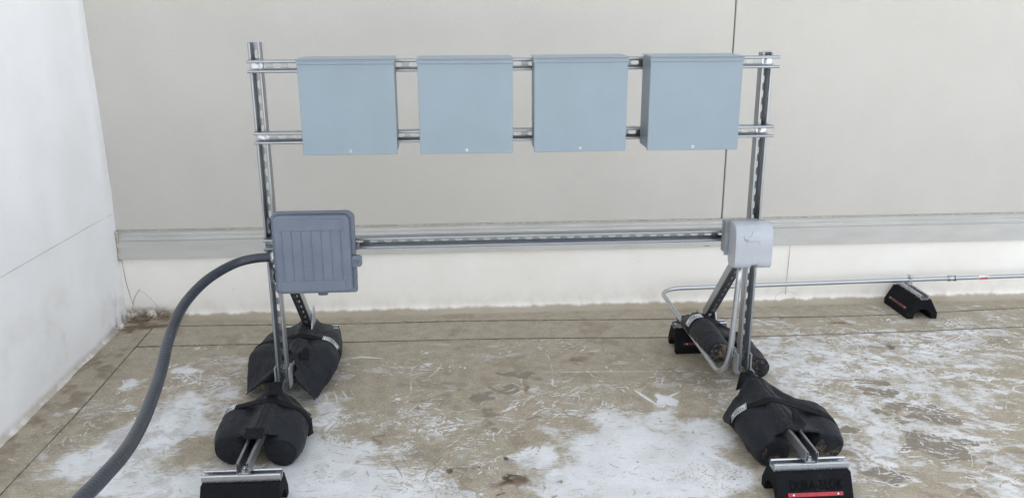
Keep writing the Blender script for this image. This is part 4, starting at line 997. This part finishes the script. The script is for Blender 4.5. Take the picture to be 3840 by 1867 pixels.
def weight_bag(label, tubes, beam_x, y0, y1, strap_at, strap_ax, loc, seed, labels, folds=(), web=None, strap_w=.036, end_mat='nylon_end', seam=None):
    r = thing('weight_bag', label, 'weight bag', loc, GB)
    mb = MB(); ends = [tube_bag(mb, *T_[:2], T_[2], T_[3], T_[4], T_[5], **(T_[6] if len(T_) > 6 else {})) for T_ in tubes]
    # fabric spanning the two legs, over the beam
    if isinstance(web, dict):
        tb = BVHTree.FromPolygons([Vector(v) for v in mb.v], [f for f in mb.f]); bx = beam_x; rows = []; X3, Z3 = Vector((1, 0, 0)), Vector((0, 0, 1)); n = 30
        ys = np.linspace(web['y0'], web['y1'], 22)
        for iy, y in enumerate(ys):
            o = Vector((bx, y, .03)); zt = web.get('zt', .177) - .03
            H, d = section(tb, o, Vector((0, 1, 0)), X3, Z3, 72, extra=((-.021, zt), (.021, zt), (0, zt + .0008)))
            k0, k1 = web.get('cut', (.16, .84)); row = []
            for k in range(n):
                (a, b), (na, nb) = on(H, d, d[-1] * (k0 + (k1 - k0) * k / (n - 1))); e = min(k, n - 1 - k) / 3.0; dp = .0012 + .010 * max(0, 1 - e)
                a, b = a - na * dp, b - nb * dp
                if abs(a) > .023:         # the cloth sags between the beam and each leg
                    hz = tb.ray_cast(Vector((bx + a, y, .6)), Vector((0, 0, -1)))[0]; sz = hz.z - .03 if hz is not None else -.03
                    b -= .62 * min(max(0, b - sz), .030) * min(1, (abs(a) - .023) / .02)
                f = web.get('fwd', 0) * max(0, 1 - iy / 9) ** 1.2 * math.exp(-(a / .045) ** 2)
                row.append((bx + a, y - f, .03 + b))
            rows.append(row)
        web = rows
    if web:
        vs = []; n = len(web)
        for row in web:
            for p in row: vs.append(Vector(p))
        k = len(web[0]); m = n * k; dn = Vector((0, 0, -.011))
        F = [(i * k + j, i * k + j + 1, (i + 1) * k + j + 1, (i + 1) * k + j) for i in range(n - 1) for j in range(k - 1)]
        rim = [(i, 0) for i in range(n)] + [(n - 1, j) for j in range(1, k)] + [(i, k - 1) for i in range(n - 2, -1, -1)] + [(0, j) for j in range(k - 2, 0, -1)]
        R_ = [i * k + j for i, j in rim]
        mb.add(vs + [v + dn for v in vs], F + [tuple(x + m for x in f[::-1]) for f in F] + [(R_[i], R_[(i + 1) % len(R_)], R_[(i + 1) % len(R_)] + m, R_[i] + m) for i in range(len(R_))])
    me = remeshed(mb, 'bag_body', seed=seed, folds=folds); me.materials.clear(); me.materials.append(M['nylon'])
    for p in me.polygons: p.material_index = 0
    bo = bpy.data.objects.new('bag_body', me); COL.objects.link(bo); bo.parent = r; bo.location = -wloc(r)
    bvh = BVHTree.FromPolygons([v.co for v in me.vertices], [p.vertices for p in me.polygons])
    o = Vector(strap_at); ax = Vector(strap_ax).normalized(); V = Vector((0, 0, 1)); V = (V - ax * V.dot(ax)).normalized(); U = ax.cross(V).normalized()
    if U.x < 0: U = -U
    band(bvh, o, ax, U, V, strap_w, 'strap', r)
    if beam_x and seam:
        for dx_ in (-.009, .009):
            pts = []
            for y in np.arange(seam[0], seam[1], .008):
                h = bvh.ray_cast(Vector((beam_x + dx_ + seam[2] * (y - seam[0]), y, .5)), Vector((0, 0, -1)))[0]
                if h is not None: pts.append(h + Vector((0, 0, .0002)))
            if len(pts) > 4:
                sb = MB(); sb.tube(pts, .0011, 5); so_ = sb.build('seam', M['strap']); so_.parent = r; so_.location = -wloc(r)
    for (s0, s1, wd, flip, fu) in labels: label_on(bvh, o, ax, U, V, s0, s1, wd, flip, r, fu)
    for i, (c, a_, r_) in enumerate(ends): end_disc(c, a_, r_, r, seed + i, end_mat)
    return r, bvh

def web_tan(beam_x, ys, TL, TR, rm, zt=.172, hw=.022, fwd=0.0):
    rows = []
    for iy, y in enumerate(ys):
        yf = y - fwd * max(0, 1 - iy / (len(ys) * .6)) ** 1.3
        row = []
        for T_, sg in ((TL, -1), (TR, 1)):
            c, ax = Vector(T_[0]), Vector(T_[1]); k = (y - c.y) / ax.y; cx_, cz_ = c.x + ax.x * k, c.z + ax.z * k; r_ = rm * .985
            px, pz = beam_x + sg * hw, zt; dx_, dz_ = (cx_ - px) * sg, cz_ - pz; D_ = math.hypot(dx_, dz_); a0 = math.atan2(dz_, dx_)
            if D_ > r_ * 1.02:
                b_ = math.acos(min(1, r_ / D_)); an = a0 + math.pi - b_; tx, tz = cx_ * sg + r_ * math.cos(an), cz_ + r_ * .95 * math.sin(an)
            else: tx, tz = cx_ * sg, cz_ + r_ * .93
            q = (tx * sg, y, tz - .001); far = (tx * sg + sg * .03, y, tz - .012)
            row.append([far, (q[0], y - (y - yf) * .15, q[2]), (px, yf, pz)])
        rows.append(row[0] + [(beam_x, yf, zt + .001)] + row[1][::-1])
    return rows
def web_rows(beam_x, ys, xl, xr, zl, zr, zt=.172, hw=.026):
    return [[(xl(y), y, zl(y)), (beam_x - hw, y, zt), (beam_x, y, zt + .001), (beam_x + hw, y, zt), (xr(y), y, zr(y))] for y in ys]

# front left bag: flat ends towards the camera, mouths pinched up on the beam
bag, _b = weight_bag('black weight bag over the front of the left beam, strap label on its left edge', [
    ((-1.084, -.092, .060), (.08, 1, .10), .053, .069, (-.985, .135, .175), (-1.115, .215, .055), dict(L_flat=.46, sq=1.13)),
    ((-.905, -.118, .060), (-.02, 1, .10), .053, .069, (-.945, .13, .178), (-.845, .175, .045), dict(L_flat=.46, sq=1.13))],
    BL, 0, 0, (-.985, .055, .06), (0.02, 1, .12), (-.99, .03, 0), 1.0, [(0, 0, .044, False, False)] if False else [],
    folds=(((-.965, .14, .18), .17, .006, 9, 'xy'),), end_mat='nylon_end_clean',
    web=dict(y0=-.104, y1=.140, fwd=.10), seam=(-.16, .10, 0))
bag_LF, bvh_LF = bag, _b
def put_label(bag, bvh, at, axd, fc, sg, L=.080, wd=.041, flip=False):
    """fc = where along the strap (0 right side, 1 left side); sg = -1 when the words run to the right"""
    o = Vector(at); ax = Vector(axd).normalized(); V = Vector((0, 0, 1)); V = (V - ax * V.dot(ax)).normalized(); U = ax.cross(V).normalized()
    if U.x < 0: U = -U
    H, d = section(bvh, o, ax, U, V); label_on(bvh, o, ax, U, V, d[-1] * fc - sg * L / 2, d[-1] * fc + sg * L / 2, wd, flip, bag)
put_label(bag, _b, (-.985, .055, .06), (.02, 1, .12), .755, -1)
flap([(-.994, .155, .196), (-.943, .155, .196), (-.928, .06, .190), (-.982, .06, .190)], .003, bag)
flap([(-1.001, -.175, .183), (-.937, -.175, .183), (-.934, -.240, .180), (-.996, -.240, .180)], .003, bag)
flap([(-.842, .06, .085), (-.832, .085, .08), (-.824, .05, .035), (-.838, .025, .035)], .003, bag, 'strap_tail')

# rear left bag: flat ends to the wall, mouths pinched low towards the camera
bag, _b = weight_bag('black weight bag over the rear of the left beam, its label upside down', [
    ((-1.085, .872, .062), (-.07, -1, .06), .055, .070, (-1.0, .37, .155), (-1.160, .43, .012), dict(L_flat=.42, sq=1.12)),
    ((-.888, .905, .064), (.04, -1, .06), .055, .071, (-.942, .310, .155), (-.866, .362, .008), dict(L_flat=.42, sq=1.12))],
    BL, 0, 0, (-.99, .655, .06), (0, 1, 0), (-.98, .65, 0), 5.3, [],
    folds=(((-.955, .44, .17), .22, .007, 8, 'xy'),),
    web=dict(y0=.39, y1=.895), seam=(.46, .86, 0))
put_label(bag, _b, (-.99, .655, .06), (0, 1, 0), .24, 1, flip=True)
flap([(-1.015, .47, .12), (-.985, .50, .195), (-.99, .40, .19), (-1.02, .36, .12)], .003, bag)
flap([(-.925, .50, .185), (-.905, .49, .185), (-.895, .44, .16), (-.935, .44, .165)], .003, bag, 'strap_tail')

# front right bag
bag, _b = weight_bag('black weight bag over the front of the right beam with muddy round ends', [
    ((.790, -.236, .057), (-.10, 1, .12), .053, .067, (.812, .118, .182), (.692, .050, .035), dict(L_flat=.50, sq=1.12)),
    ((.985, -.212, .057), (-.02, 1, .12), .053, .067, (.850, .112, .180), (1.002, .005, .075), dict(L_flat=.50, sq=1.12))],
    BR, 0, 0, (.868, -.085, .06), (.28, 1, .12), (.87, -.08, 0), 9.1, [],
    folds=(((.83, .12, .18), .18, .004, 7, 'xy'),),
    web=dict(y0=-.222, y1=.112, fwd=.07), seam=(-.26, .08, 0))
put_label(bag, _b, (.868, -.085, .06), (.28, 1, .12), .80, -1)
flap([(.818, .118, .200), (.780, .135, .185), (.765, .125, .115), (.800, .095, .145)], .003, bag)
flap([(.828, .125, .203), (.850, .115, .203), (.850, .075, .20), (.822, .085, .2)], .003, bag)
flap([(.832, -.258, .188), (.838, -.225, .215), (.872, -.275, .185), (.85, -.31, .182)], .003, bag)

# rear right bag, left leg high on the pipe and the beam
bag, _b = weight_bag('black weight bag over the rear of the right beam, one leg propped on the pipe', [
    ((.772, .372, .168), (-.05, 1, .04), .047, .056, (.775, .715, .212), (.712, .86, .130), dict(L_flat=.38)),
    ((.966, .450, .055), (-.06, 1, .03), .050, .056, (.87, .80, .16), (.97, .86, .04), dict(L_flat=.4))],
    BR, 0, 0, (.83, .625, .10), (-.06, 1, .03), (.84, .6, 0), 14.0, [],
    folds=(((.76, .78, .2), .14, .004, 8, 'xy'),),
    web=[[(.772, y, .205), (.82, y, .187), (.86, y, .178), (.90, y, .14), (.95, y, .10)] for y in np.linspace(.50, .74, 7)])
put_label(bag, _b, (.815, .625, .10), (-.06, 1, .03), .80, -1)
